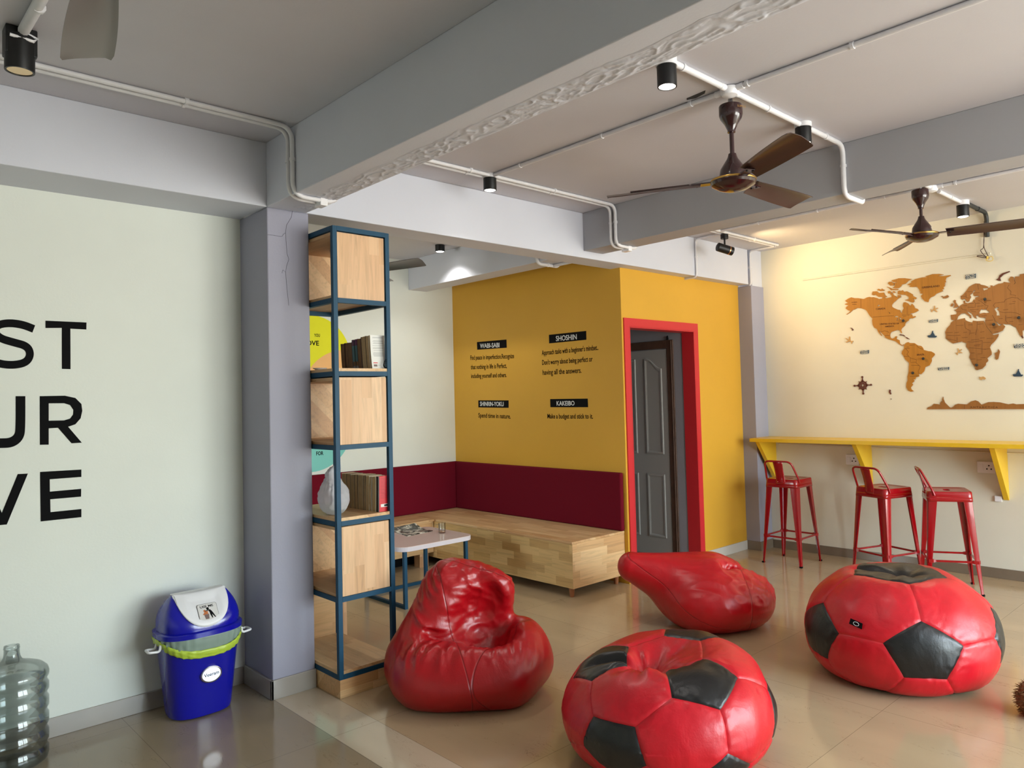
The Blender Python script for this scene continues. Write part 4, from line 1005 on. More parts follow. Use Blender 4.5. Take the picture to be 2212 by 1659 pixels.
# ================================================================ lettering on the cream wall
lt = thing('wall_lettering', 'huge black capitals painted in three rows on the cream wall', 'lettering', (.2, YW, 1.4))
def LP(pts, s=300 / 922, ox=0, oy=640): return [Vector(U(ox + x * s, oy + y * s, Y=YW - .0003)) for x, y in pts]
def letter(outer, holes=()): MB().prism(LP(outer), (0, -.0015, 0), [LP(h) for h in holes]).build('letter', 'black', lt)
def stroke_poly(c, w):
    c = [np.array(p, float) for p in c]; L, R_ = [], []
    # smooth the centre line
    for _ in range(3):
        d = [c[0]]
        for a, b in zip(c[:-1], c[1:]): d += [a * .75 + b * .25, a * .25 + b * .75]
        d.append(c[-1]); c = d
    for i in range(len(c)):
        t = c[min(i + 1, len(c) - 1)] - c[max(i - 1, 0)]; t /= np.hypot(*t); nn = np.array([-t[1], t[0]])
        L.append(c[i] + nn * w / 2); R_.append(c[i] - nn * w / 2)
    return [tuple(p) for p in L] + [tuple(p) for p in reversed(R_)]
letter([(302, 162), (574, 174), (573, 221), (467, 215), (468, 484), (411, 482), (410, 210), (302, 211)])
letter(stroke_poly([(224, 217), (150, 188), (60, 176), (-20, 190), (-40, 235), (0, 280), (90, 306), (180, 330), (205, 385), (175, 440), (90, 458), (0, 450), (-70, 420)], 52))
letter(stroke_poly([(136, 663), (136, 860), (130, 930), (80, 972), (5, 976), (-75, 972), (-128, 930), (-134, 860), (-134, 668)], 64))
letter([(264, 663), (430, 660), (500, 675), (540, 715), (546, 760), (535, 810), (500, 850), (452, 866), (543, 972), (475, 976), (385, 873), (323, 877), (323, 985), (265, 986)],
       [[(323, 711), (425, 710), (465, 722), (487, 755), (485, 785), (465, 812), (425, 824), (323, 826)]])
letter([(266, 1166), (540, 1150), (540, 1199), (330, 1215), (331, 1297), (539, 1278), (538, 1330), (333, 1348), (335, 1433), (540, 1412), (540, 1466), (270, 1495)])
letter([(118, 1180), (185, 1177), (45, 1515), (-22, 1521), (-165, 1195), (-98, 1190), (12, 1438)])

# ---- hand-painted mottoes on the mustard wall
def mott(label, board, head, lines):
    o = thing('wall_lettering', label, 'lettering', U(*board[0], X=XT), 0, 'painted mottoes on the mustard wall')
    MB().prism([U(x, y, X=XT - .0003) for x, y in board], (-.001, 0, 0)).build('painted_board', 'black', o)
    def put_line(txt, a, b, hpx, mat, nm, off):
        A_, B_ = U(*a, X=XT), U(*b, X=XT); T_ = U(a[0], a[1] - hpx, X=XT)
        d = (B_ - A_); h = (T_ - A_).length
        return text_mesh(txt, d.length, h, .0008, mat, nm, (XT - off, A_.y, A_.z), d, (0, 0, 1), o, .012)
    put_line(*head, 'white_ink', 'board_text', .0014)
    for l in lines: put_line(*l, 'ink', 'motto_line', .0004)
def c1(x, y): return (1000 + x * .07233, 720 + y * .07233)
def c2(x, y): return (1150 + x * .07233, 700 + y * .07233)
def c3(x, y): return (1010 + x * .1311, 840 + y * .1311)
mott('motto headed WABI-SABI on the mustard wall', [c1(420, 262), c1(1300, 185), c1(1310, 430), c1(430, 490)], ('WABI-SABI', c1(515, 440), c1(1095, 415), 10.0),
     [('Find peace in imperfection.Recognize', c1(225, 795), c1(1530, 740), 10), ('that nothing in life is Perfect,', c1(240, 1075), c1(1310, 1030), 10), ('including yourself and others.', c1(250, 1335), c1(1305, 1305), 9.5)])
mott('motto headed SHOSHIN on the mustard wall', [c2(497, 322), c2(1608, 205), c2(1615, 468), c2(502, 578)], ('SHOSHIN', c2(710, 510), c2(1330, 455), 11.5),
     [('Approach tasks with a beginner\'s mindset..', c2(285, 930), c2(1975, 770), 11), ('Don\'t worry about being perfect or', c2(295, 1220), c2(1800, 1115), 11), ('having all the answers.', c2(310, 1520), c2(1470, 1455), 11.5)])
mott('motto headed SHINRIN-YOKU on the mustard wall', [c3(178, 190), c3(677, 190), c3(677, 312), c3(180, 305)], ('SHINRIN-YOKU', c3(208, 280), c3(598, 285), 9.5), [('Spend time in nature.', c3(180, 470), c3(712, 490), 10)])
mott('motto headed KAKEIBO on the mustard wall', [c3(1362, 168), c3(1980, 160), c3(1987, 302), c3(1367, 302)], ('KAKEIBO', c3(1470, 275), c3(1765, 272), 10), [('Make a budget and stick to it.', c3(1318, 487), c3(2068, 490), 10.5)])
# ---- overlapping painted circles on the back wall
mu = thing('wall_mural', 'overlapping yellow, peach and teal painted circles on the back wall', 'mural', (3.1, YK, 1.5))
def disc(cx, cz, r, y, mat, nm, n=72): return MB().prism([(cx + r * math.cos(t), y, cz + r * math.sin(t)) for t in np.linspace(0, 2 * PI, n + 1)[:-1]], (0, -.001, 0)).build(nm, mat, mu)
MT['m_yel'] = paint('lemon_mural_paint', rgb(226, 226, 8)); MT['m_peach'] = paint('peach_mural_paint', rgb(236, 182, 118)); MT['m_teal'] = paint('teal_mural_paint', rgb(122, 202, 194))
disc(3.069, 1.903, .376, YK - .0003, 'm_yel', 'yellow_circle'); disc(3.056, 1.299, .3925, YK - .0003, 'm_teal', 'teal_circle')
def lens(c0_, r0, c1_, r1, y, mat, nm):
    P = []
    for t in np.linspace(0, 2 * PI, 241)[:-1]:
        p = (c0_[0] + r0 * math.cos(t), c0_[1] + r0 * math.sin(t))
        if math.hypot(p[0] - c1_[0], p[1] - c1_[1]) < r1: P.append(p)
    for t in np.linspace(0, 2 * PI, 241)[:-1]:
        p = (c1_[0] + r1 * math.cos(t), c1_[1] + r1 * math.sin(t))
        if math.hypot(p[0] - c0_[0], p[1] - c0_[1]) < r0: P.append(p)
    cx = sum(p[0] for p in P) / len(P); cz = sum(p[1] for p in P) / len(P)
    P.sort(key=lambda p: math.atan2(p[1] - cz, p[0] - cx))
    MB().prism([(a, y, b) for a, b in P], (0, -.0006, 0)).build(nm, mat, mu)
lens((3.391, 1.553), .4267, (3.069, 1.903), .376, YK - .0014, 'm_peach', 'peach_overlap')
def mtext(t, px0, px1, y, hpx):
    A_, B_ = U(px0, y, Y=YK), U(px1, y, Y=YK); h = (U(px0, y - hpx, Y=YK) - A_).length
    text_mesh(t, B_.x - A_.x, h, .0008, 'black', 'mural_text', (A_.x, YK - .0016, A_.z), (1, 0, (B_.z - A_.z) / (B_.x - A_.x) * .3), (0, 0, 1), mu, .02)
mtext('YOU', 678.5, 691, 727.5, 7); mtext('LOVE', 655, 689, 745.5, 10.5); mtext('FOR', 683, 698.5, 983.5, 8.5); mtext('GET PAID', 683, 709, 967, 8.5)
# ================================================================ wooden world map on the far wall
K1 = 200 / 2212
def MP(pts, crop):
    ox, oy, s = {1: (1815, 575, K1), 2: (2012, 575, K1), 3: (1815, 715, K1), 4: (2012, 715, K1), 5: (1990, 830, 222 / 2212)}[crop]
    return [U(ox + x * s, oy + y * s, X=XM - .0004) for x, y in pts]
MTH = .006
def piece(label, pts, crop=1, holes=(), mat='map_wood', name='map_piece', cat='map piece', group='wooden world map pieces', th=MTH):
    o = MB().prism(MP(pts, crop), (-th, 0, 0), [MP(h, crop) for h in holes]).build(name, mat)
    return tag(o, label, cat, group)
def mline(parent, lines, crop, w=.0011, name='engraved_line'):
    m = MB()
    for l in lines:
        P = [p + Vector((-MTH, 0, 0)) for p in MP(l, crop)]; m.tube(P, w, 4)
    m.build(name, 'map_line', parent)
def mtext2(parent, t, a, b, h, crop):
    A_, B_ = [p + Vector((-MTH, 0, 0)) for p in MP([a, b], crop)]; T_ = MP([(a[0], a[1] - h)], crop)[0]
    text_mesh(t, (B_ - A_).length, (Vector((A_.x, T_.y, T_.z)) - A_).length, .0008, 'map_line', 'engraved_name', A_, B_ - A_, (0, 0, 1), parent, .02)
NA = [(125, 830), (190, 780), (270, 745), (350, 765), (440, 765), (500, 775), (570, 785), (640, 750), (700, 735), (760, 745), (800, 740), (860, 755), (905, 770), (930, 785), (1005, 775), (1010, 748), (1060, 742), (1110, 765), (1180, 750), (1230, 742), (1230, 700), (1200, 670), (1210, 640), (1250, 630), (1275, 690), (1330, 715), (1350, 752), (1378, 724), (1378, 690), (1450, 692), (1450, 740), (1380, 780), (1330, 830), (1280, 870), (1235, 930), (1245, 975), (1300, 1005), (1380, 1040), (1430, 1045), (1450, 1100), (1480, 1120), (1488, 1070), (1525, 1010), (1500, 950), (1515, 870), (1560, 860), (1630, 890), (1655, 930), (1690, 942), (1720, 895), (1770, 950), (1790, 1000), (1850, 1020), (1880, 1055), (1830, 1090), (1760, 1118), (1690, 1135), (1665, 1165), (1720, 1148), (1735, 1205), (1800, 1190), (1805, 1215), (1720, 1252), (1700, 1235), (1650, 1265), (1640, 1300), (1590, 1330), (1560, 1370), (1550, 1420), (1480, 1480), (1458, 1530), (1475, 1575), (1480, 1602), (1455, 1592), (1430, 1535), (1370, 1525), (1300, 1545), (1230, 1572), (1202, 1610), (1195, 1660), (1207, 1705), (1240, 1732), (1300, 1718), (1320, 1680), (1365, 1675), (1350, 1740), (1420, 1770), (1432, 1850), (1480, 1888), (1520, 1868), (1530, 1880), (1470, 1897), (1410, 1860), (1340, 1800), (1260, 1772), (1150, 1742), (1075, 1702), (1068, 1670), (1035, 1640), (985, 1590), (930, 1535), (945, 1575), (1006, 1664), (985, 1660), (920, 1580), (880, 1500), (820, 1470), (780, 1400), (768, 1300), (775, 1252), (720, 1197), (700, 1170), (640, 1070), (600, 1037), (500, 1005), (410, 1000), (350, 1035), (312, 1040), (250, 1102), (158, 1157), (150, 1150), (220, 1105), (250, 1067), (195, 1055), (135, 1010), (160, 965), (205, 940), (110, 910), (150, 890), (190, 880)]
na = piece('golden North America piece with CANADA engraved, on the map wall', NA, 1, [[(890, 960), (905, 930), (925, 922), (962, 935), (910, 965)], [(1160, 1095), (1185, 1100), (1205, 1142), (1182, 1130)], [(1295, 1222), (1340, 1182), (1390, 1200), (1400, 1226), (1340, 1217)], [(1368, 1242), (1388, 1240), (1372, 1310), (1355, 1300)], [(1410, 1226), (1475, 1242), (1455, 1275), (1430, 1272)]])
mline(na, [[(500, 775), (502, 1003)], [(790, 1215), (1000, 1200), (1190, 1190), (1295, 1185)], [(1480, 1170), (1640, 1165), (1665, 1165)], [(1070, 1655), (1195, 1655)], [(1440, 1350), (1520, 1345)], [(1605, 960), (1605, 1150)], [(960, 1580), (1060, 1545), (1140, 1560), (1180, 1600)], [(1510, 1200), (1590, 1197)]], 1)
mtext2(na, 'CANADA', (860, 1045), (1090, 1028), 42, 1); mtext2(na, 'UNITED STATES OF', (955, 1402), (1415, 1385), 36, 1); mtext2(na, 'AMERICA', (1075, 1460), (1295, 1445), 34, 1); mtext2(na, 'ALASKA', (280, 878), (415, 868), 22, 1); mtext2(na, '(USA)', (300, 922), (395, 918), 20, 1)
for lab, P in (('wooden Victoria-Island-shaped map piece above the North America piece', [(762, 680), (780, 605), (880, 600), (930, 640), (1050, 630), (1075, 690), (1122, 720), (1100, 742), (1000, 738), (920, 735), (870, 700), (850, 680), (800, 697)]),
               ('small jagged map piece just above the Victoria-Island-shaped one', [(885, 572), (920, 540), (980, 562), (1005, 535), (1040, 562), (1072, 565), (1050, 588), (970, 597)]),
               ('large arctic island map piece left of the Greenland piece', [(1228, 342), (1330, 315), (1400, 290), (1550, 288), (1716, 310), (1640, 345), (1560, 420), (1480, 440), (1460, 480), (1400, 525), (1330, 532), (1255, 520), (1300, 488), (1310, 430), (1280, 398), (1350, 396), (1352, 386), (1270, 380)]),
               ('oval map piece tucked left of the large arctic island', [(1140, 410), (1170, 375), (1230, 372), (1292, 425), (1280, 460), (1200, 466)]),
               ('thin bar-shaped map piece below the large arctic island', [(1125, 490), (1180, 508), (1250, 540), (1392, 545), (1390, 570), (1210, 575), (1180, 530), (1125, 502)]),
               ('hook-shaped Baffin-Island map piece over the bay of North America', [(1380, 600), (1430, 580), (1440, 600), (1500, 575), (1530, 612), (1600, 600), (1680, 640), (1745, 680), (1740, 710), (1832, 755), (1800, 797), (1740, 770), (1782, 830), (1770, 852), (1740, 830), (1755, 872), (1690, 860), (1640, 832), (1560, 820), (1560, 808), (1640, 790), (1645, 740), (1570, 685), (1450, 682), (1380, 672)]),
               ('tiny round map piece between the arctic islands', [(1138, 610), (1180, 590), (1222, 612), (1200, 652), (1150, 652)]), ('tiny wedge map piece west of the hook-shaped one', [(1250, 612), (1290, 595), (1332, 628), (1290, 642)])):
    piece(lab, P)
gr = piece('golden Greenland piece, biggest of the northern islands on the map wall', [(1600, 445), (1722, 383), (1688, 370), (1800, 310), (1960, 270), (2072, 265), (2040, 245), (2120, 220), (2212, 190), (2380, 185), (2480, 203), (2340, 232), (2475, 238), (2640, 213), (2650, 226), (2540, 275), (2520, 340), (2535, 382), (2500, 400), (2525, 432), (2490, 440), (2515, 470), (2470, 500), (2485, 548), (2430, 560), (2470, 590), (2400, 618), (2300, 660), (2250, 712), (2170, 745), (2130, 790), (2110, 860), (2030, 842), (1960, 770), (1933, 710), (1985, 660), (1930, 655), (1905, 630), (1940, 615), (1895, 602), (1903, 580), (1840, 490), (1720, 502), (1640, 490), (1690, 468)], 1)
mtext2(gr, 'GREENLAND', (1960, 535), (2380, 492), 46, 1)
piece('Iceland piece below the Greenland piece', [(232, 722), (262, 710), (300, 730), (345, 715), (390, 690), (422, 715), (400, 752), (330, 772), (268, 765), (285, 745)], 2, mat='map_wood_brown')
piece('Great Britain piece on the map wall', [(530, 830), (560, 805), (592, 820), (580, 852), (640, 940), (655, 962), (600, 985), (525, 997), (548, 962), (560, 900), (538, 870)], 2, mat='map_wood_brown')
piece('Ireland piece left of the Great Britain piece', [(463, 922), (500, 885), (532, 900), (520, 950), (463, 962)], 2, mat='map_wood_brown')
piece('curved Novaya-Zemlya strip above the Europe piece', [(1548, 325), (1600, 290), (1630, 220), (1700, 170), (1870, 118), (1882, 135), (1730, 200), (1642, 280), (1668, 352), (1600, 347)], 2, mat='map_red')
EU = [(465, 1165), (600, 1150), (612, 1110), (590, 1070), (545, 1050), (600, 1030), (650, 985), (700, 940), (740, 910), (790, 900), (768, 860), (770, 830), (805, 823), (812, 870), (870, 885), (920, 872), (980, 860), (1012, 800), (1062, 790), (1045, 770), (1060, 745), (1140, 728), (1140, 710), (1040, 718), (1005, 690), (998, 640), (1066, 578), (1010, 580), (980, 640), (928, 690), (950, 740), (920, 790), (910, 830), (862, 857), (830, 820), (800, 775), (740, 800), (708, 780), (703, 720), (760, 680), (830, 600), (900, 500), (980, 450), (1060, 413), (1162, 418), (1180, 442), (1280, 460), (1357, 490), (1350, 522), (1232, 530), (1258, 590), (1290, 567), (1345, 555), (1362, 517), (1420, 505), (1408, 460), (1462, 460), (1455, 490), (1510, 470), (1600, 425), (1720, 402), (1732, 375), (1890, 397), (1848, 340), (1852, 310), (1900, 248), (1962, 255), (1978, 320), (2002, 390), (1970, 442), (2012, 400), (1988, 300), (2010, 248), (2110, 245), (2118, 195), (2212, 180), (2500, 150), (2900, 250), (3200, 500), (3150, 900), (2750, 1200), (2400, 1420), (2180, 1545), (2185, 1650), (2140, 1680), (2110, 1640), (2030, 1480), (2020, 1440), (1990, 1452), (1900, 1390), (1800, 1392), (1700, 1378), (1765, 1440), (1705, 1540), (1600, 1590), (1462, 1622), (1440, 1580), (1330, 1450), (1282, 1340), (1305, 1235), (1200, 1228), (1130, 1210), (1122, 1160), (1060, 1192), (1095, 1250), (1045, 1238), (1005, 1190), (960, 1120), (880, 1085), (858, 1095), (960, 1188), (945, 1215), (970, 1240), (915, 1242), (930, 1212), (870, 1162), (800, 1120), (710, 1140), (640, 1200), (620, 1270), (570, 1300), (480, 1278), (473, 1220)]
eu = piece('brown Europe and Asia piece running out of the frame on the map wall', EU, 2, [[(1145, 1112), (1190, 1030), (1260, 1042), (1330, 1010), (1318, 1042), (1402, 1100), (1330, 1122), (1260, 1112), (1160, 1137)], [(1505, 1020), (1560, 985), (1615, 985), (1608, 1010), (1570, 1022), (1620, 1080), (1640, 1178), (1560, 1180), (1562, 1110)], [(1545, 1330), (1570, 1328), (1630, 1390), (1690, 1382), (1650, 1425), (1605, 1415)]], mat='map_wood_brown')
mline(eu, [[(860, 612), (985, 603)], [(1020, 645), (1160, 632)], [(1040, 695), (1110, 690)], [(705, 735), (830, 722)], [(760, 945), (860, 940)], [(900, 895), (1020, 888)], [(1070, 890), (1170, 885)], [(1100, 965), (1255, 945)], [(870, 980), (1030, 985)], [(930, 1045), (1130, 1035)], [(960, 1075), (1070, 1090)], [(610, 1090), (710, 1080)], [(850, 1050), (740, 1030), (720, 990)], [(1200, 1190), (1330, 1185)], [(1625, 1255), (1705, 1248)], [(1800, 1240), (1920, 1232)], [(1860, 905), (2000, 890)], [(1940, 845), (2020, 845)], [(1720, 1050), (1840, 1030)], [(1860, 1325), (1960, 1320)], [(1395, 1462), (1590, 1450)], [(1500, 1575), (1600, 1565)], [(2080, 1400), (2180, 1395)],
            [(1860, 445), (1820, 520), (1910, 610), (1895, 680), (2020, 700), (2010, 760), (1940, 742), (1770, 800), (1750, 855), (1620, 870), (1530, 880), (1485, 940), (1520, 990)], [(2010, 760), (2060, 755), (2140, 820), (2212, 825)], [(1130, 820), (1200, 850), (1300, 935), (1362, 940), (1330, 1010)], [(1460, 1170), (1500, 1240), (1530, 1320)], [(1780, 1180), (1780, 1300), (1830, 1360)], [(1640, 1090), (1760, 1110), (1900, 1100), (2040, 1120), (2140, 1170)], [(1050, 990), (1060, 900), (1020, 830)], [(830, 640), (840, 750), (910, 760)], [(1110, 430), (1130, 560)], [(1290, 1300), (1480, 1285)], [(1320, 825), (1430, 820)]], 2)
AF = [(520, 1310), (620, 1282), (800, 1240), (818, 1290), (880, 1320), (980, 1347), (1000, 1300), (1100, 1312), (1250, 1305), (1270, 1342), (1330, 1460), (1440, 1600), (1470, 1636), (1500, 1645), (1612, 1618), (1600, 1680), (1530, 1778), (1430, 1878), (1400, 1938), (1442, 2050), (1442, 2110), (1340, 2198), (1362, 2250), (1350, 2280), (1310, 2310), (1300, 2370), (1220, 2450), (1090, 2485), (1050, 2460), (1050, 2420), (970, 2310), (950, 2250), (908, 2180), (930, 2090), (900, 2000), (833, 1920), (840, 1838), (770, 1818), (740, 1798), (620, 1828), (520, 1848), (430, 1790), (343, 1718), (350, 1650), (333, 1575), (370, 1490), (450, 1402), (470, 1352)]
af = piece('brown Africa piece on the map wall', AF, 2, mat='map_wood_brown')
mline(af, [[(600, 1420), (770, 1410)], [(890, 1402), (990, 1400)], [(1110, 1388), (1240, 1378)], [(350, 1590), (515, 1582)], [(560, 1590), (660, 1580)], [(770, 1585), (855, 1578)], [(935, 1602), (1040, 1595)], [(1170, 1580), (1270, 1562)], [(800, 1330), (815, 1480), (930, 1540), (920, 1640)], [(1100, 1320), (1095, 1500), (1060, 1640)], [(730, 1710), (870, 1700)], [(950, 1770), (1150, 1745)], [(1170, 1720), (1280, 1710)], [(1330, 1730), (1490, 1720)], [(1240, 1825), (1420, 1820)], [(1020, 1885), (1180, 1870)], [(1020, 1910), (1160, 1905)], [(1250, 1985), (1400, 1970)], [(950, 2075), (1040, 2070)], [(1110, 2098), (1220, 2090)], [(1180, 2190), (1300, 2185)], [(940, 2225), (1060, 2218)], [(1090, 2240), (1210, 2232)], [(620, 1700), (622, 1820)], [(380, 1650), (560, 1660), (700, 1650)], [(860, 1810), (1000, 1815), (1220, 1775)], [(1220, 1780), (1215, 2080)], [(360, 1735), (600, 1780)], [(900, 1950), (1100, 1960), (1300, 1990)]], 2)
piece('Madagascar piece right of the Africa piece', [(1610, 433), (1642, 490), (1602, 660), (1560, 687), (1523, 650), (1532, 600), (1518, 530), (1580, 500)], 4, mat='map_wood_brown')
piece('Sri Lanka piece at the right end of the map', [(2158, 130), (2180, 108), (2202, 160), (2178, 182)], 4, mat='map_red')
SA = [(1530, 342), (1570, 290), (1630, 265), (1670, 287), (1780, 290), (1860, 345), (1940, 358), (1980, 400), (2000, 452), (2100, 480), (2180, 490), (2250, 530), (2266, 560), (2240, 600), (2190, 650), (2192, 720), (2140, 820), (2040, 862), (2010, 960), (1940, 1032), (1880, 1022), (1892, 1080), (1810, 1110), (1800, 1152), (1755, 1162), (1782, 1190), (1718, 1250), (1747, 1280), (1690, 1350), (1710, 1400), (1762, 1437), (1690, 1452), (1620, 1412), (1583, 1340), (1590, 1240), (1617, 1180), (1613, 1090), (1640, 980), (1652, 760), (1560, 682), (1520, 600), (1473, 540), (1480, 490), (1530, 420)]
sa = piece('golden South America piece with BRAZIL engraved', SA, 3)
mline(sa, [[(1660, 340), (1810, 330)], [(1590, 385), (1650, 380)], [(1545, 420), (1665, 415)], [(1520, 605), (1640, 610)], [(1690, 755), (1820, 745)], [(1700, 820), (1900, 825)], [(1670, 1085), (1890, 1075)], [(1570, 420), (1640, 500), (1600, 560), (1680, 640), (1680, 740)], [(1680, 640), (1830, 690), (1820, 760), (1920, 850), (1900, 900), (1870, 960), (1890, 1020)], [(1830, 345), (1880, 400), (1990, 440)]], 3)
mtext2(sa, 'BRAZIL', (1840, 588), (2025, 578), 40, 3)
piece('thin Cuba strip below the North America piece', [(1408, 95), (1450, 78), (1520, 92), (1565, 130), (1540, 128), (1500, 108)], 3, mat='map_red'); piece('thin strip just right of the Cuba strip', [(1560, 135), (1610, 160), (1668, 195), (1630, 190), (1600, 182)], 3, mat='map_red')
piece('comma-shaped Hawaii piece at the left of the map', [(240, 1465), (290, 1480), (322, 1518), (305, 1537), (278, 1532), (288, 1505)], 1, mat='map_red')
piece('small dark two-lobed island piece right of the compass', [(1190, 1398), (1217, 1420), (1202, 1450), (1227, 1498), (1202, 1517), (1168, 1462), (1175, 1420)], 3, mat='map_red')
piece('tiny dot of wood below the two-lobed island piece', [(1208, 1615), (1228, 1618), (1222, 1636), (1210, 1630)], 3, mat='map_red')
piece('small turtle-shaped wooden piece below the Africa piece', [(1150, 1092), (1190, 1102), (1240, 1085), (1280, 1105), (1305, 1132), (1280, 1160), (1225, 1150), (1200, 1172), (1155, 1150)], 4, mat='map_pale')
an = piece('long low ANTARCTICA strip with mountain outline under the map', [(125, 537), (145, 500), (230, 470), (275, 420), (350, 425), (410, 442), (410, 410), (435, 365), (460, 387), (455, 320), (480, 268), (485, 320), (515, 395), (590, 470), (620, 498), (650, 505), (690, 488), (740, 440), (800, 420), (990, 435), (1080, 370), (1170, 345), (1230, 368), (1300, 440), (1350, 425), (1450, 385), (1560, 380), (1700, 390), (1880, 432), (1980, 413), (2050, 432), (2212, 425), (2600, 420), (2700, 535)], 5, mat='map_wood_brown')
mtext2(an, 'A N T A R C T I C A', (1060, 508), (1655, 512), 34, 5); mline(an, [[(935, 440), (935, 535)]], 5)
def plane_(label, c, ang, crop, L):
    S_ = [(-.5, 0), (-.42, .05), (-.05, .06), (-.22, .42), (-.12, .44), (.16, .07), (.34, .06), (.46, .2), (.54, .18), (.48, 0), (.54, -.18), (.46, -.2), (.34, -.06), (.16, -.07), (-.12, -.44), (-.22, -.42), (-.05, -.06), (-.42, -.05)]
    ca, sa_ = math.cos(ang), math.sin(ang)
    piece(label, [(c[0] + L * (x * ca - y * sa_), c[1] + L * (x * sa_ + y * ca)) for x, y in S_], crop, mat='map_pale', name='wooden_airplane', cat='wall ornament', group='wooden airplanes on the map')
plane_('small pale wooden airplane left of the South America piece', (215, 220), .55, 3, 190)
plane_('small pale wooden airplane in the Atlantic gap above the sailboat', (85, 1030), 2.75, 2, 180)
plane_('small pale wooden airplane left of southern Africa', (670, 490), -.75 + PI, 4, 170)
def boat(label, x, y, s, crop):
    P = [(-.5, .18), (-.32, .12), (-.2, .12), (-.06, -.15), (.05, -.5), (.1, -.5), (.1, -.3), (.3, .18), (.5, .2), (.47, .32), (.36, .42), (-.36, .42), (-.45, .3)]
    piece(label, [(x + s * a, y + s * b * .78) for a, b in P], crop, mat='map_navy', name='wooden_sailboat', cat='wall ornament', group='navy wooden sailboats on the map')
boat('navy wooden sailboat between the Americas and Africa', 20, 1630, 225, 2)
boat('navy wooden sailboat right of Madagascar', 2068, 1005, 250, 4)
def ocean(label, l1, l2, c, w, h, crop, tilt=0.0):
    def R_(x, y): return (c[0] + x * w, c[1] + y * h + x * w * tilt)
    o = piece(label, [R_(-.48, -.42), (R_(.5, -.45)), R_(.5, .05), R_(.48, .45), R_(-.46, .48), R_(-.5, .05)], crop, mat='map_navy', name='ocean_name_plate', cat='wall ornament', group='navy ocean name plates on the map')
    for t, y, ww in ((l1, -.04, .46), (l2, .44, .40)):
        A_, B_ = [p + Vector((-MTH, 0, 0)) for p in MP([R_(-ww, y), R_(ww, y)], crop)]; T_ = MP([(R_(-ww, y)[0], R_(-ww, y)[1] - h * .40)], crop)[0]
        text_mesh(t, (B_ - A_).length, (T_ - Vector((XM - .0004, A_.y, A_.z))).length, .0008, 'wall_map', 'cut_lettering', A_, B_ - A_, (0, 0, 1), o, .01, resolution=2)
ocean('navy ARCTIC OCEAN plate at the top of the map', 'ARCTIC', 'OCEAN', (940, 245), 245, 115, 2, -.12)
ocean('navy PACIFIC OCEAN plate left of the South America piece', 'PACIFIC', 'OCEAN', (583, 500), 205, 90, 3, -.06)
ocean('navy ATLANTIC OCEAN plate above the nearer sailboat', 'ATLANTIC', 'OCEAN', (50, 1305), 215, 75, 2, -.1)
ocean('navy ocean plate between South America and southern Africa', 'ATLANTIC', 'OCEAN', (295, 898), 265, 72, 4, -.05)
ocean('navy INDIAN OCEAN plate cut by the frame edge', 'INDIAN', 'OCEAN', (2150, 350), 350, 105, 4, -.06)
# ship's-wheel compass
cx, cz = 542, 1297
cw = []
for k in range(64):
    t = 2 * PI * k / 64; r = 104
    a4 = abs(((t + PI / 4) % (PI / 2)) - PI / 4); a8 = abs(((t) % (PI / 2)) - PI / 4)
    if a8 < .06: r = 142
    cw.append((cx + r * math.cos(t), cz + r * math.sin(t)))
cmp_ = piece('dark wooden ship-wheel compass at the left of the map', cw, 3, [[(cx + 28 * math.cos(t), cz + 28 * math.sin(t)) for t in np.linspace(0, 2 * PI, 17)[:-1]]] + [[(cx + 62 * math.cos(a) + 13 * math.cos(t), cz + 62 * math.sin(a) + 13 * math.sin(t)) for t in np.linspace(0, 2 * PI, 9)[:-1]] for a in np.linspace(0, 2 * PI, 9)[:-1]], mat='map_red', name='wooden_compass', cat='wall ornament', group=None)
for a in (0, PI / 2, PI, 3 * PI / 2):
    ca, sa_ = math.cos(a - .06), math.sin(a - .06)
    P = [(90, -32), (130, -14), (175, -9), (180, -17), (196, -24), (214, -18), (222, 0), (214, 18), (196, 24), (180, 17), (175, 9), (130, 14), (90, 32)]
    MB().prism(MP([(cx + x * ca - y * sa_, cz + x * sa_ + y * ca) for x, y in P], 3), (-MTH, 0, 0)).build('compass_point', 'map_red', cmp_)
for lab, c, crop in (('dark pin on the east coast of the North America piece', (1525, 1305), 1), ('dark pin in Europe on the map', (1298, 795), 2), ('dark pin on the Arabian part of the map', (1505, 1395), 2), ('dark pin in northern India on the map', (2105, 1235), 2), ('dark pin in Brazil on the map', (2005, 662), 3), ('dark pin in the south of the South America piece', (1755, 1003), 3), ('dark pin at the southern tip of the Africa piece', (1098, 815), 4)):
    p = MP([c], crop)[0] + Vector((-MTH, 0, 0)); o = thing('map_pin', lab, 'map pin', p, 0, 'dark pins on the map')
    MB().lathe([(.0, 0), (.004, .002), (.010, .010), (.012, .016), (.009, .022), (.0, .024)], p, 14, Matrix.Rotation(-PI / 2, 3, 'Y')).build('pin_head', 'pvc_dark', o, smooth=50)
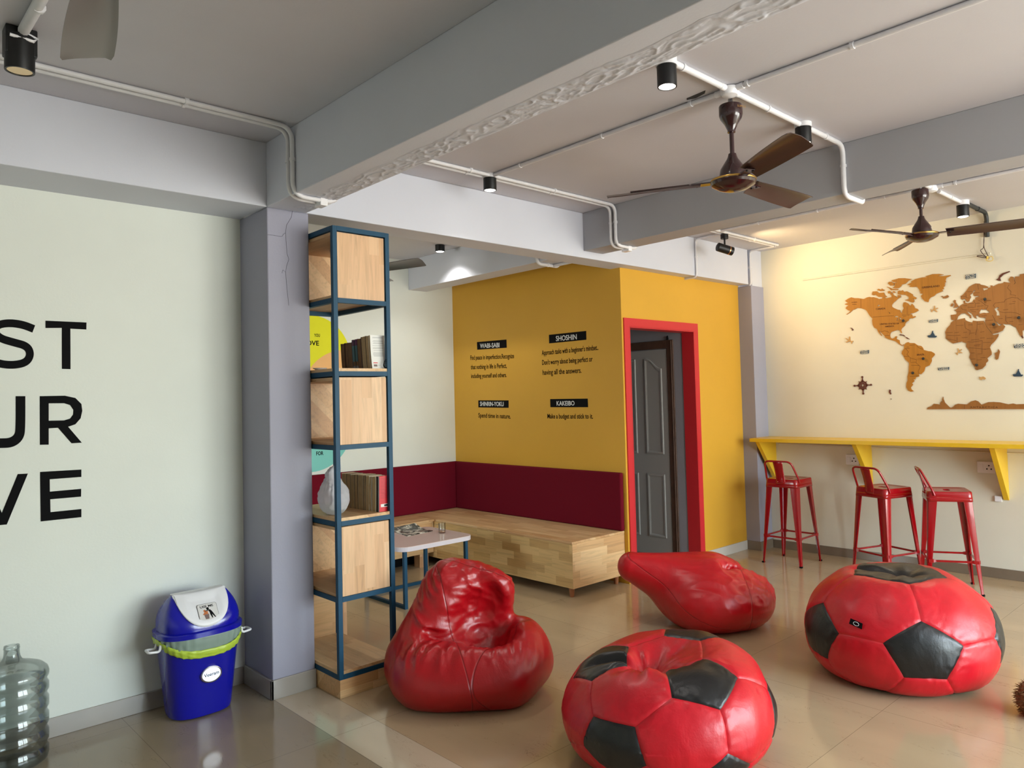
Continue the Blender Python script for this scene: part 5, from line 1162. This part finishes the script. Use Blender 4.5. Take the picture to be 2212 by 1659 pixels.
# ================================================================ bean bags
def surface_nets(F, org, h):
    nx, ny, nz = F.shape; ins = F < 0
    C = [(i, j, k) for i in (0, 1) for j in (0, 1) for k in (0, 1)]
    def sub(A, c): return A[c[0]:nx - 1 + c[0], c[1]:ny - 1 + c[1], c[2]:nz - 1 + c[2]]
    cnt = sum(sub(ins, c).astype(np.int8) for c in C); act = (cnt > 0) & (cnt < 8)
    idx = np.full(act.shape, -1, int); ii = np.argwhere(act); idx[act] = np.arange(len(ii))
    acc = np.zeros((len(ii), 3)); w = np.zeros(len(ii))
    vals = {c: sub(F, c)[act] for c in C}
    for a in C:
        for ax in range(3):
            if a[ax]: continue
            b = list(a); b[ax] = 1; b = tuple(b); fa, fb = vals[a], vals[b]
            m = (fa < 0) != (fb < 0); t = np.zeros(len(fa)); t[m] = fa[m] / (fa[m] - fb[m])
            p = np.tile(np.array(a, float), (len(fa), 1)); p[:, ax] += t; acc[m] += p[m]; w[m] += 1
    V = (ii + acc / w[:, None]) * h + np.array(org)
    Q = []
    for ax in range(3):
        o1, o2 = (ax + 1) % 3, (ax + 2) % 3
        sl0 = [slice(1, s - 1) for s in F.shape]; sl0[ax] = slice(0, F.shape[ax] - 1); sl1 = list(sl0); sl1[ax] = slice(1, F.shape[ax])
        a, b = ins[tuple(sl0)], ins[tuple(sl1)]; ch = np.argwhere(a != b)
        off = np.ones(3, int); off[ax] = 0; ch = ch + off
        sg = ins[tuple(ch.T)]
        q = []
        for d1, d2 in ((1, 1), (0, 1), (0, 0), (1, 0)):
            c = ch.copy(); c[:, o1] -= d1; c[:, o2] -= d2; q.append(idx[tuple(c.T)])
        q = np.array(q).T; q[~sg] = q[~sg][:, ::-1]; Q.append(q)
    return V, np.concatenate(Q)
def ell(P, c, r, rz=0.0):
    d = P - np.array(c)
    if rz:
        ca, sa_ = math.cos(rz), math.sin(rz); d = np.stack([d[..., 0] * ca + d[..., 1] * sa_, -d[..., 0] * sa_ + d[..., 1] * ca, d[..., 2]], -1)
    r = np.array(r); k0 = np.linalg.norm(d / r, axis=-1); k1 = np.linalg.norm(d / (r * r), axis=-1) + 1e-9
    return k0 * (k0 - 1) / k1
def rcone(P, a, b, r1, r2):
    a, b = np.array(a), np.array(b); ab = b - a; t = np.clip(((P - a) @ ab) / (ab @ ab), 0, 1)
    return np.linalg.norm(P - a - t[..., None] * ab, axis=-1) - (r1 + (r2 - r1) * t)
def smin(a, b, k): h = np.maximum(k - np.abs(a - b), 0) / k; return np.minimum(a, b) - h * h * k * .25
def smax(a, b, k): return -smin(-a, -b, k)
def grid(lo, hi, h):
    ax = [np.arange(lo[i], hi[i] + h, h) for i in range(3)]
    return np.stack(np.meshgrid(*ax, indexing='ij'), -1)
def sdf_object(f, lo, hi, h, name, mat, parent, disp=None, smooth_it=2):
    G = grid(lo, hi, h); V, Q = surface_nets(f(G), lo, h)
    me = bpy.data.meshes.new(name); me.from_pydata([tuple(v) for v in V], [], [tuple(int(i) for i in q) for q in Q])
    bm = bmesh.new(); bm.from_mesh(me)
    for _ in range(smooth_it): bmesh.ops.smooth_vert(bm, verts=bm.verts, factor=.5, use_axis_x=True, use_axis_y=True, use_axis_z=True)
    bmesh.ops.recalc_face_normals(bm, faces=bm.faces); bm.normal_update()
    if disp:
        new = [v.co + v.normal * disp(v.co, v.normal) for v in bm.verts]
        for v, c in zip(bm.verts, new): v.co = c
    for v in bm.verts: v.co.z = max(v.co.z, .0005)
    bm.to_mesh(me); bm.free(); me.materials.append(mat)
    me.polygons.foreach_set('use_smooth', [True] * len(me.polygons))
    o = bpy.data.objects.new(name, me); COL.objects.link(o); o.parent = parent; return o
YAW = math.atan2(-.69499, .71852)
RED = rgb(186, 14, 28); RED2 = rgb(190, 10, 26)
nz_ = lambda p, s, o=0.0: mnoise.noise(Vector((p[0] * s + o, p[1] * s - o, p[2] * s + o * .7)))
# ---- slumped armchair-shaped bag
bA = thing('bean_bag', 'tall slumped plain red bean bag chair in front of the blue shelf', 'bean bag', (2.425, 3.150, 0), YAW, 'red bean bags')
def fA(P):
    d = ell(P, (.0, -.01, .120), (.420, .385, .160))
    d = smin(d, rcone(P, (-.095, .10, .520), (.145, .085, .490), .100, .082), .08)
    d = smin(d, ell(P, (-.03, .15, .34), (.250, .15, .26)), .10)
    d = smin(d, rcone(P, (-.115, .07, .500), (-.285, -.06, .20), .110, .135), .09)
    d = smin(d, ell(P, (.275, .02, .165), (.150, .27, .175), .15), .05)
    d = smin(d, rcone(P, (-.20, -.20, .140), (.22, -.21, .130), .150, .135), .08)
    d = smax(d, -ell(P, (.105, -.075, .375), (.150, .150, .195), -.6), .06)
    d = smax(d, -rcone(P, (.36, .06, .42), (.13, .02, .27), .034, .030), .05)
    d = smax(d, -rcone(P, (-.18, -.12, .315), (.10, -.13, .20), .022, .02), .05)
    return smax(d, -P[..., 2], .02)
def dA(p, n):
    z = p.z; s = 0.0
    low = nz_(p, 4.5) * .008
    e1 = Vector((.45, -.55, .70)).normalized(); e2 = e1.cross(Vector((.6, .6, .1))).normalized()
    a, b = p.dot(e1), p.dot(e2)
    rip = mnoise.noise(Vector((a * 30, b * 6, 3.0 + p.y * 5)))
    ridge = (1 - abs(rip) * 2.0)
    zone = math.exp(-((p.x + .17) / .13) ** 2) * max(0, min(1, (z - .16) * 8)) * max(0, min(1, (.20 - p.y) * 6))
    s += ridge * .013 * zone
    hol = math.exp(-(((p.x - .11) / .17) ** 2 + ((p.y + .05) / .18) ** 2)) * max(0, min(1, (z - .14) * 10))
    f = mnoise.noise(Vector((p.x * 9 + p.z * 7, p.y * 7, p.z * 10 - p.x * 4))); s += (1 - 2.2 * abs(f)) * .014 * hol
    g = mnoise.noise(Vector((p.x * 24, p.y * 18 + 4, p.z * 22))); s += (1 - 2 * abs(g)) * .005 * hol
    top = max(0, min(1, (z - .40) * 6)); s += (1 - 2 * abs(mnoise.noise(Vector((p.x * 13, p.y * 8, z * 26))))) * .007 * top
    rim = max(0, min(1, (z - .17) * 14)) * math.exp(-((p.y + .24) / .09) ** 2)
    s += (1 - 2 * abs(mnoise.noise(Vector((p.x * 34, p.y * 8, z * 10))))) * .006 * rim
    return low + s
sdf_object(fA, (-.52, -.48, -.03), (.52, .44, .72), .0085, 'leather_shell', leather('red_leatherette_slumped', rgb(168, 8, 20), [((.94, .3, .15), -.055), ((.80, -.55, .2), .285), ((.25, .75, .62), .425)]), bA, dA, 2)
# ---- bag lying back on its side, pointed end raised to the left
bB = thing('bean_bag', 'plain red teardrop bean bag leaning back in front of the red doorway', 'bean bag', (4.215, 2.865, 0), YAW, 'red bean bags')
def fB(P):
    d = rcone(P, (-.515, .0, .370), (-.06, -.04, .215), .098, .245)
    d = smin(d, ell(P, (.0, -.06, .175), (.355, .375, .215)), .10)
    d = smin(d, ell(P, (.20, -.04, .160), (.185, .30, .175)), .06)
    d = smax(d, -ell(P, (.265, .0, .345), (.080, .12, .10), .2), .05)
    d = smax(d, -rcone(P, (.02, .14, .43), (.24, .03, .285), .02, .03), .05)
    d = smax(d, -rcone(P, (.05, -.19, .385), (.25, -.06, .305), .010, .018), .05)
    return smax(d, -P[..., 2], .02)
def dB(p, n):
    low = nz_(p, 5, 2) * .006
    e1 = Vector((-.28, -.90, .2)).normalized(); a = p.dot(e1); b = p.x
    z1 = max(0, min(1, (p.x + .28) * 3.5)) * max(0, min(1, (p.z - .12) * 7))
    s = (1 - 2.1 * abs(mnoise.noise(Vector((b * 5 + p.z * 3, a * 20, p.z * 22))))) * .007 * z1
    hol = math.exp(-(((p.x - .27) / .12) ** 2 + ((p.y - .0) / .2) ** 2)) * max(0, min(1, (p.z - .14) * 10))
    s += (1 - 2.1 * abs(mnoise.noise(Vector((p.x * 13, p.y * 15, p.z * 13 + 3))))) * .014 * hol
    rt = max(0, min(1, (p.x - .10) * 5)); s += (1 - 2 * abs(mnoise.noise(Vector((p.x * 4, p.y * 4, p.z * 34))))) * .003 * rt
    return low + s
sdf_object(fB, (-.68, -.50, -.03), (.46, .42, .56), .0085, 'leather_shell', leather('red_leatherette_teardrop', RED2, [((.35, -.42, .84), .205), ((.985, .05, .0), .145)]), bB, dB, 2)

# ---- football bags: 12 black pentagons, 20 red hexagons sewn into a sagging ball
def cat(xs, ys):
    xs = np.array(xs, float); ys = np.array(ys, float); m = np.gradient(ys, xs)
    def f(x):
        i = np.clip(np.searchsorted(xs, x) - 1, 0, len(xs) - 2); h = xs[i + 1] - xs[i]; t = (x - xs[i]) / h
        return (2 * t ** 3 - 3 * t ** 2 + 1) * ys[i] + (t ** 3 - 2 * t ** 2 + t) * h * m[i] + (-2 * t ** 3 + 3 * t ** 2) * ys[i + 1] + (t ** 3 - t ** 2) * h * m[i + 1]
    return f
phi_ = (1 + 5 ** .5) / 2
ICO = [Vector(v).normalized() for v in ((0, 1, phi_), (0, -1, phi_), (0, 1, -phi_), (0, -1, -phi_), (1, phi_, 0), (-1, phi_, 0), (1, -phi_, 0), (-1, -phi_, 0), (phi_, 0, 1), (-phi_, 0, 1), (phi_, 0, -1), (-phi_, 0, -1))]
def football(rot):
    V = [rot @ v for v in ICO]; adj = [[j for j in range(12) if j != i and (V[i] - V[j]).length < 1.2] for i in range(12)]
    pt = lambda i, j: V[i].lerp(V[j], 1 / 3)
    pent, hexa = [], []
    for i in range(12):
        n = V[i]; u = n.orthogonal().normalized(); w = n.cross(u)
        pent.append([pt(i, j) for j in sorted(adj[i], key=lambda j: math.atan2(V[j].dot(w), V[j].dot(u)))])
    for i in range(12):
        for j in adj[i]:
            for k in adj[i]:
                if i < j < k and k in adj[j]:
                    P = [pt(i, j), pt(j, i), pt(j, k), pt(k, j), pt(k, i), pt(i, k)]; c = (V[i] + V[j] + V[k]); u = c.orthogonal().normalized(); w = c.normalized().cross(u)
                    hexa.append(sorted(P, key=lambda p: math.atan2(p.dot(w), p.dot(u))))
    return pent, hexa
def face_grid(poly, n):
    c = sum(poly, Vector()) / len(poly); vs, es, fs, key = [], [], [], {}
    def gid(p, e):
        k = (round(p.x, 6), round(p.y, 6), round(p.z, 6))
        if k not in key: key[k] = len(vs); vs.append(p); es.append(e)
        return key[k]
    m = len(poly)
    for s in range(m):
        a, b = poly[s], poly[(s + 1) % m]; ids = {}
        for i in range(n + 1):
            for j in range(n + 1 - i):
                # i steps toward a, j toward b, rest centre
                t = (i + j) / n; ids[i, j] = gid(c * (1 - t) + a * (i / n) + b * (j / n), t)
        for i in range(n):
            for j in range(n - i):
                fs.append((ids[i, j], ids[i + 1, j], ids[i, j + 1]))
                if i + j < n - 1: fs.append((ids[i + 1, j], ids[i + 1, j + 1], ids[i, j + 1]))
    return vs, es, fs
MT['red_panel'] = leather('red_football_leatherette', rgb(205, 12, 34), rough=.38); MT['black_panel'] = leather('black_football_leatherette', rgb(20, 21, 23), rough=.36)
def football_bag(label, loc, rot, rfun, hfun, extra, yaw=YAW, n=18):
    root = thing('bean_bag', label, 'bean bag', loc, yaw, 'red and black football bean bags')
    pent, hexa = football(rot)
    def deform(p, e, puff):
        d = p.normalized(); ph = math.degrees(math.acos(max(-1, min(1, d.z)))); az = math.atan2(d.y, d.x)
        r = float(rfun(ph)); h = float(hfun(ph))
        q = Vector((r * math.cos(az), r * math.sin(az), h))
        nrm = Vector((q.x, q.y, (h - .22) * 1.2)).normalized()
        edge = math.exp(-((1 - e) / .04) ** 2)
        off = -.0050 * edge + puff * (1 - e ** 2)
        off += .0030 * (1 - 2 * abs(mnoise.noise(q * 26))) * math.exp(-((1 - e) / .35) ** 2)
        off += .008 * mnoise.noise(q * 5 + Vector(loc)) + .004 * mnoise.noise(q * 11)
        q = q + nrm * off; q = extra(q, d)
        q.z = max(q.z, .0008 + .0006 * (1 - edge)); return q
    red = MB()
    for poly in hexa:
        vs, es, fs = face_grid(poly, n); red.add([deform(p, e, .004) for p, e in zip(vs, es)], fs)
    red.build('red_shell', 'red_panel', root, smooth=75, loc=(0, 0, 0))
    for poly in pent:
        c = sum(poly, Vector()) / 5
        if c.normalized().z < -.6: continue
        vs, es, fs = face_grid(poly, n); MB().add([deform(p, e, .005) for p, e in zip(vs, es)], fs).build('black_panel', 'black_panel', root, smooth=75, loc=(0, 0, 0))
    return root, deform
def to_z(v, az):
    """rotation carrying v to +z and then turning about z"""
    q = v.rotation_difference(Vector((0, 0, 1))).to_matrix(); return Matrix.Rotation(az, 3, 'Z') @ q
def orient(axis, probe, target_deg):
    q = to_z(axis, 0); p = q @ probe; return to_z(axis, math.radians(target_deg) - math.atan2(p.y, p.x))
nb = [v for v in ICO[1:] if (v - ICO[0]).length < 1.2]
rotC = orient(ICO[0], nb[0], -101)
fc = (ICO[0] + ICO[1] + ICO[8]).normalized(); rotD = orient(fc, ICO[8], -68)
AN = [-5, 0, 10, 21, 32, 42, 53, 63, 74, 84, 92, 100, 115, 180]
rC = cat(AN, [-.065, 0, .130, .252, .350, .415, .458, .476, .474, .452, .420, .375, .29, 0])
hC = cat(AN, [.525, .525, .530, .515, .458, .395, .322, .250, .172, .098, .050, .018, .004, 0])
def exC(q, d):
    # collapsed top: a long shallow fold with a puckered centre
    r = math.hypot(q.x, q.y)
    if d.z > .3:
        f = q.y * .80 + q.x * .60 + .01
        q.z -= .030 * math.exp(-(f / .03) ** 2) * math.exp(-((q.x + .09) / .13) ** 2)
        q.z -= .034 * math.exp(-((q.x - .03) ** 2 + (q.y + .05) ** 2) / .006)
        a = math.atan2(q.y + .04, q.x - .02); q.z += .006 * math.sin(6 * a + 1) * math.exp(-((r - .13) / .08) ** 2)
    return q
bC, dfC = football_bag('red and black football bean bag with a black top, nearest the stools', (4.116, 1.622, 0), rotC, rC, hC, exC)
AD = [-5, 0, 12, 25, 37, 48, 58, 68, 79, 90, 100, 112, 128, 180]
rD = cat(AD, [-.05, 0, .105, .205, .300, .375, .430, .463, .478, .462, .425, .360, .27, 0])
hD = cat(AD, [.400, .405, .430, .452, .440, .400, .345, .280, .205, .125, .062, .020, .004, 0])
def exD(q, d):
    if d.z > .2:
        dx, dy = q.x + .085, q.y + .075; r = math.hypot(dx, dy); a = math.atan2(dy, dx)
        q.z += .11 * q.x * d.z + .05 * q.y * d.z
        q.z -= .105 * math.exp(-(r / .070) ** 2)
        w = math.exp(-((r - .10) / .07) ** 2)
        q.z += w * (.012 * math.sin(3 * a + .6) + .009 * math.sin(8 * a + 2) + .004 * math.sin(17 * a))
        cr_ = (q.y + .03) * .95 + (q.x + .1) * .25; q.z -= .045 * math.exp(-(cr_ / .030) ** 2) * math.exp(-((q.x + .24) / .12) ** 2)
        q.z -= .02 * math.exp(-((q.x - .03) * .6 - (q.y - .03) * .8) ** 2 / .0006) * math.exp(-((q.x - .08) ** 2 + (q.y + .02) ** 2) / .012)
    return q
bD, dfD = football_bag('nearest red and black football bean bag, its red top gathered into a crease', (2.555, 1.978, 0), rotD, rD, hD, exD)
bD.scale = (.92, .92, .92)
def fabric_tag(parent, p, ex, ey, w, h, mat, logo=None, name='fabric_tag'):
    ex, ey = Vector(ex).normalized(), Vector(ey).normalized(); nn = ex.cross(ey); p = Vector(p)
    P = [p - ex * w / 2, p + ex * w / 2, p + ex * w / 2 * .9 + ey * h + nn * .004, p - ex * w / 2 + ey * h * .95]
    o = MB().prism(P, nn * .0015).build(name, mat, parent, loc=(0, 0, 0))
    if logo:
        c = p + ey * h * .5 + nn * .0045; MB().tube([c + ex * .013 * math.cos(t) + ey * .009 * math.sin(t) for t in np.linspace(0, 2 * PI, 17)[:-1]], .0011, 5, closed=True).build('tag_logo', logo, o, loc=(0, 0, 0))
    return o
fabric_tag(bC, (-.352, -.305, .335), (.80, -.52, -.32), (.25, -.15, .95), .062, .030, 'black', 'white_plastic')
fabric_tag(bC, (.075, -.115, .486), (.30, -.95, -.12), (.5, .1, .86), .075, .026, 'white_plastic', None, 'white_tag')
fabric_tag(bD, (-.05, .285, .398), (1, .1, .05), (.0, -.35, .93), .085, .026, 'black', 'white_plastic')

# ================================================================ carrier bag on the shelf, plush at the frame edge
pb = thing('plastic_bag', 'white knotted plastic carrier bag on the lower open shelf beside the column', 'plastic bag', (1.955, 3.69, Z2), 0)
def fP(P):
    d = ell(P, (0, 0, .075), (.068, .095, .078)); d = smin(d, rcone(P, (0, 0, .12), (-.012, -.01, .215), .055, .022), .05); d = smin(d, rcone(P, (-.012, -.01, .21), (.02, .0, .245), .018, .014), .02)
    return smax(d, -P[..., 2] + .0012, .01)
def dP(p, n):
    a = math.atan2(p.y, p.x); t = max(0, min(1, (p.z - .04) / .15))
    return .010 * t * (1 - 2 * abs(mnoise.noise(Vector((math.cos(a) * 3.2, math.sin(a) * 3.2, p.z * 5))))) + .005 * (1 - 2 * abs(mnoise.noise(p * 28)))
sdf_object(fP, (-.12, -.14, -.02), (.12, .14, .29), .005, 'bag_film', MT['film'], pb, dP, 1)
pl = thing('plush_cushion', 'brown fluffy plush just entering the picture at its right edge', 'plush', (3.965, .945, 0))
pm = MB(); pm.lathe([(.0, .002), (.07, .006), (.098, .05), (.098, .085), (.07, .13), (0, .148)], (3.965, .945, 0), 28)
for k in range(900):
    t = random.uniform(0, 2 * PI); z = random.uniform(.004, .15); rr_ = .098 * math.sqrt(max(0, 1 - ((z - .07) / .082) ** 2)) if z > .0 else .05
    d = Vector((math.cos(t), math.sin(t), (z - .07) * 9)).normalized(); b = Vector((3.965 + math.cos(t) * rr_ * .97, .945 + math.sin(t) * rr_ * .97, z)); d = (d + Vector((random.uniform(-.5, .5), random.uniform(-.5, .5), random.uniform(-.6, .2)))).normalized()
    e = b + d * random.uniform(.012, .026); e.z = max(e.z, .001)
    pm.tube([b, e], [.0024, .0005], 4)
pm.build('fur', pbr('brown_plush_fur', rgb(120, 78, 46), .95, var=.3, vscale=60), pl)
# ================================================================ colour management
vs_ = scene.view_settings
scene.display_settings.display_device = 'sRGB'
vs_.view_transform = 'Standard'; vs_.look = 'None'; vs_.exposure = EXPOSURE; vs_.gamma = 1.0; vs_.use_curve_mapping = False
c = scene.cycles
c.max_bounces = 10; c.diffuse_bounces = 5; c.glossy_bounces = 4; c.transmission_bounces = 8; c.transparent_max_bounces = 8
c.sample_clamp_indirect = 6.0; c.caustics_reflective = False; c.caustics_refractive = False
c.use_denoising = True
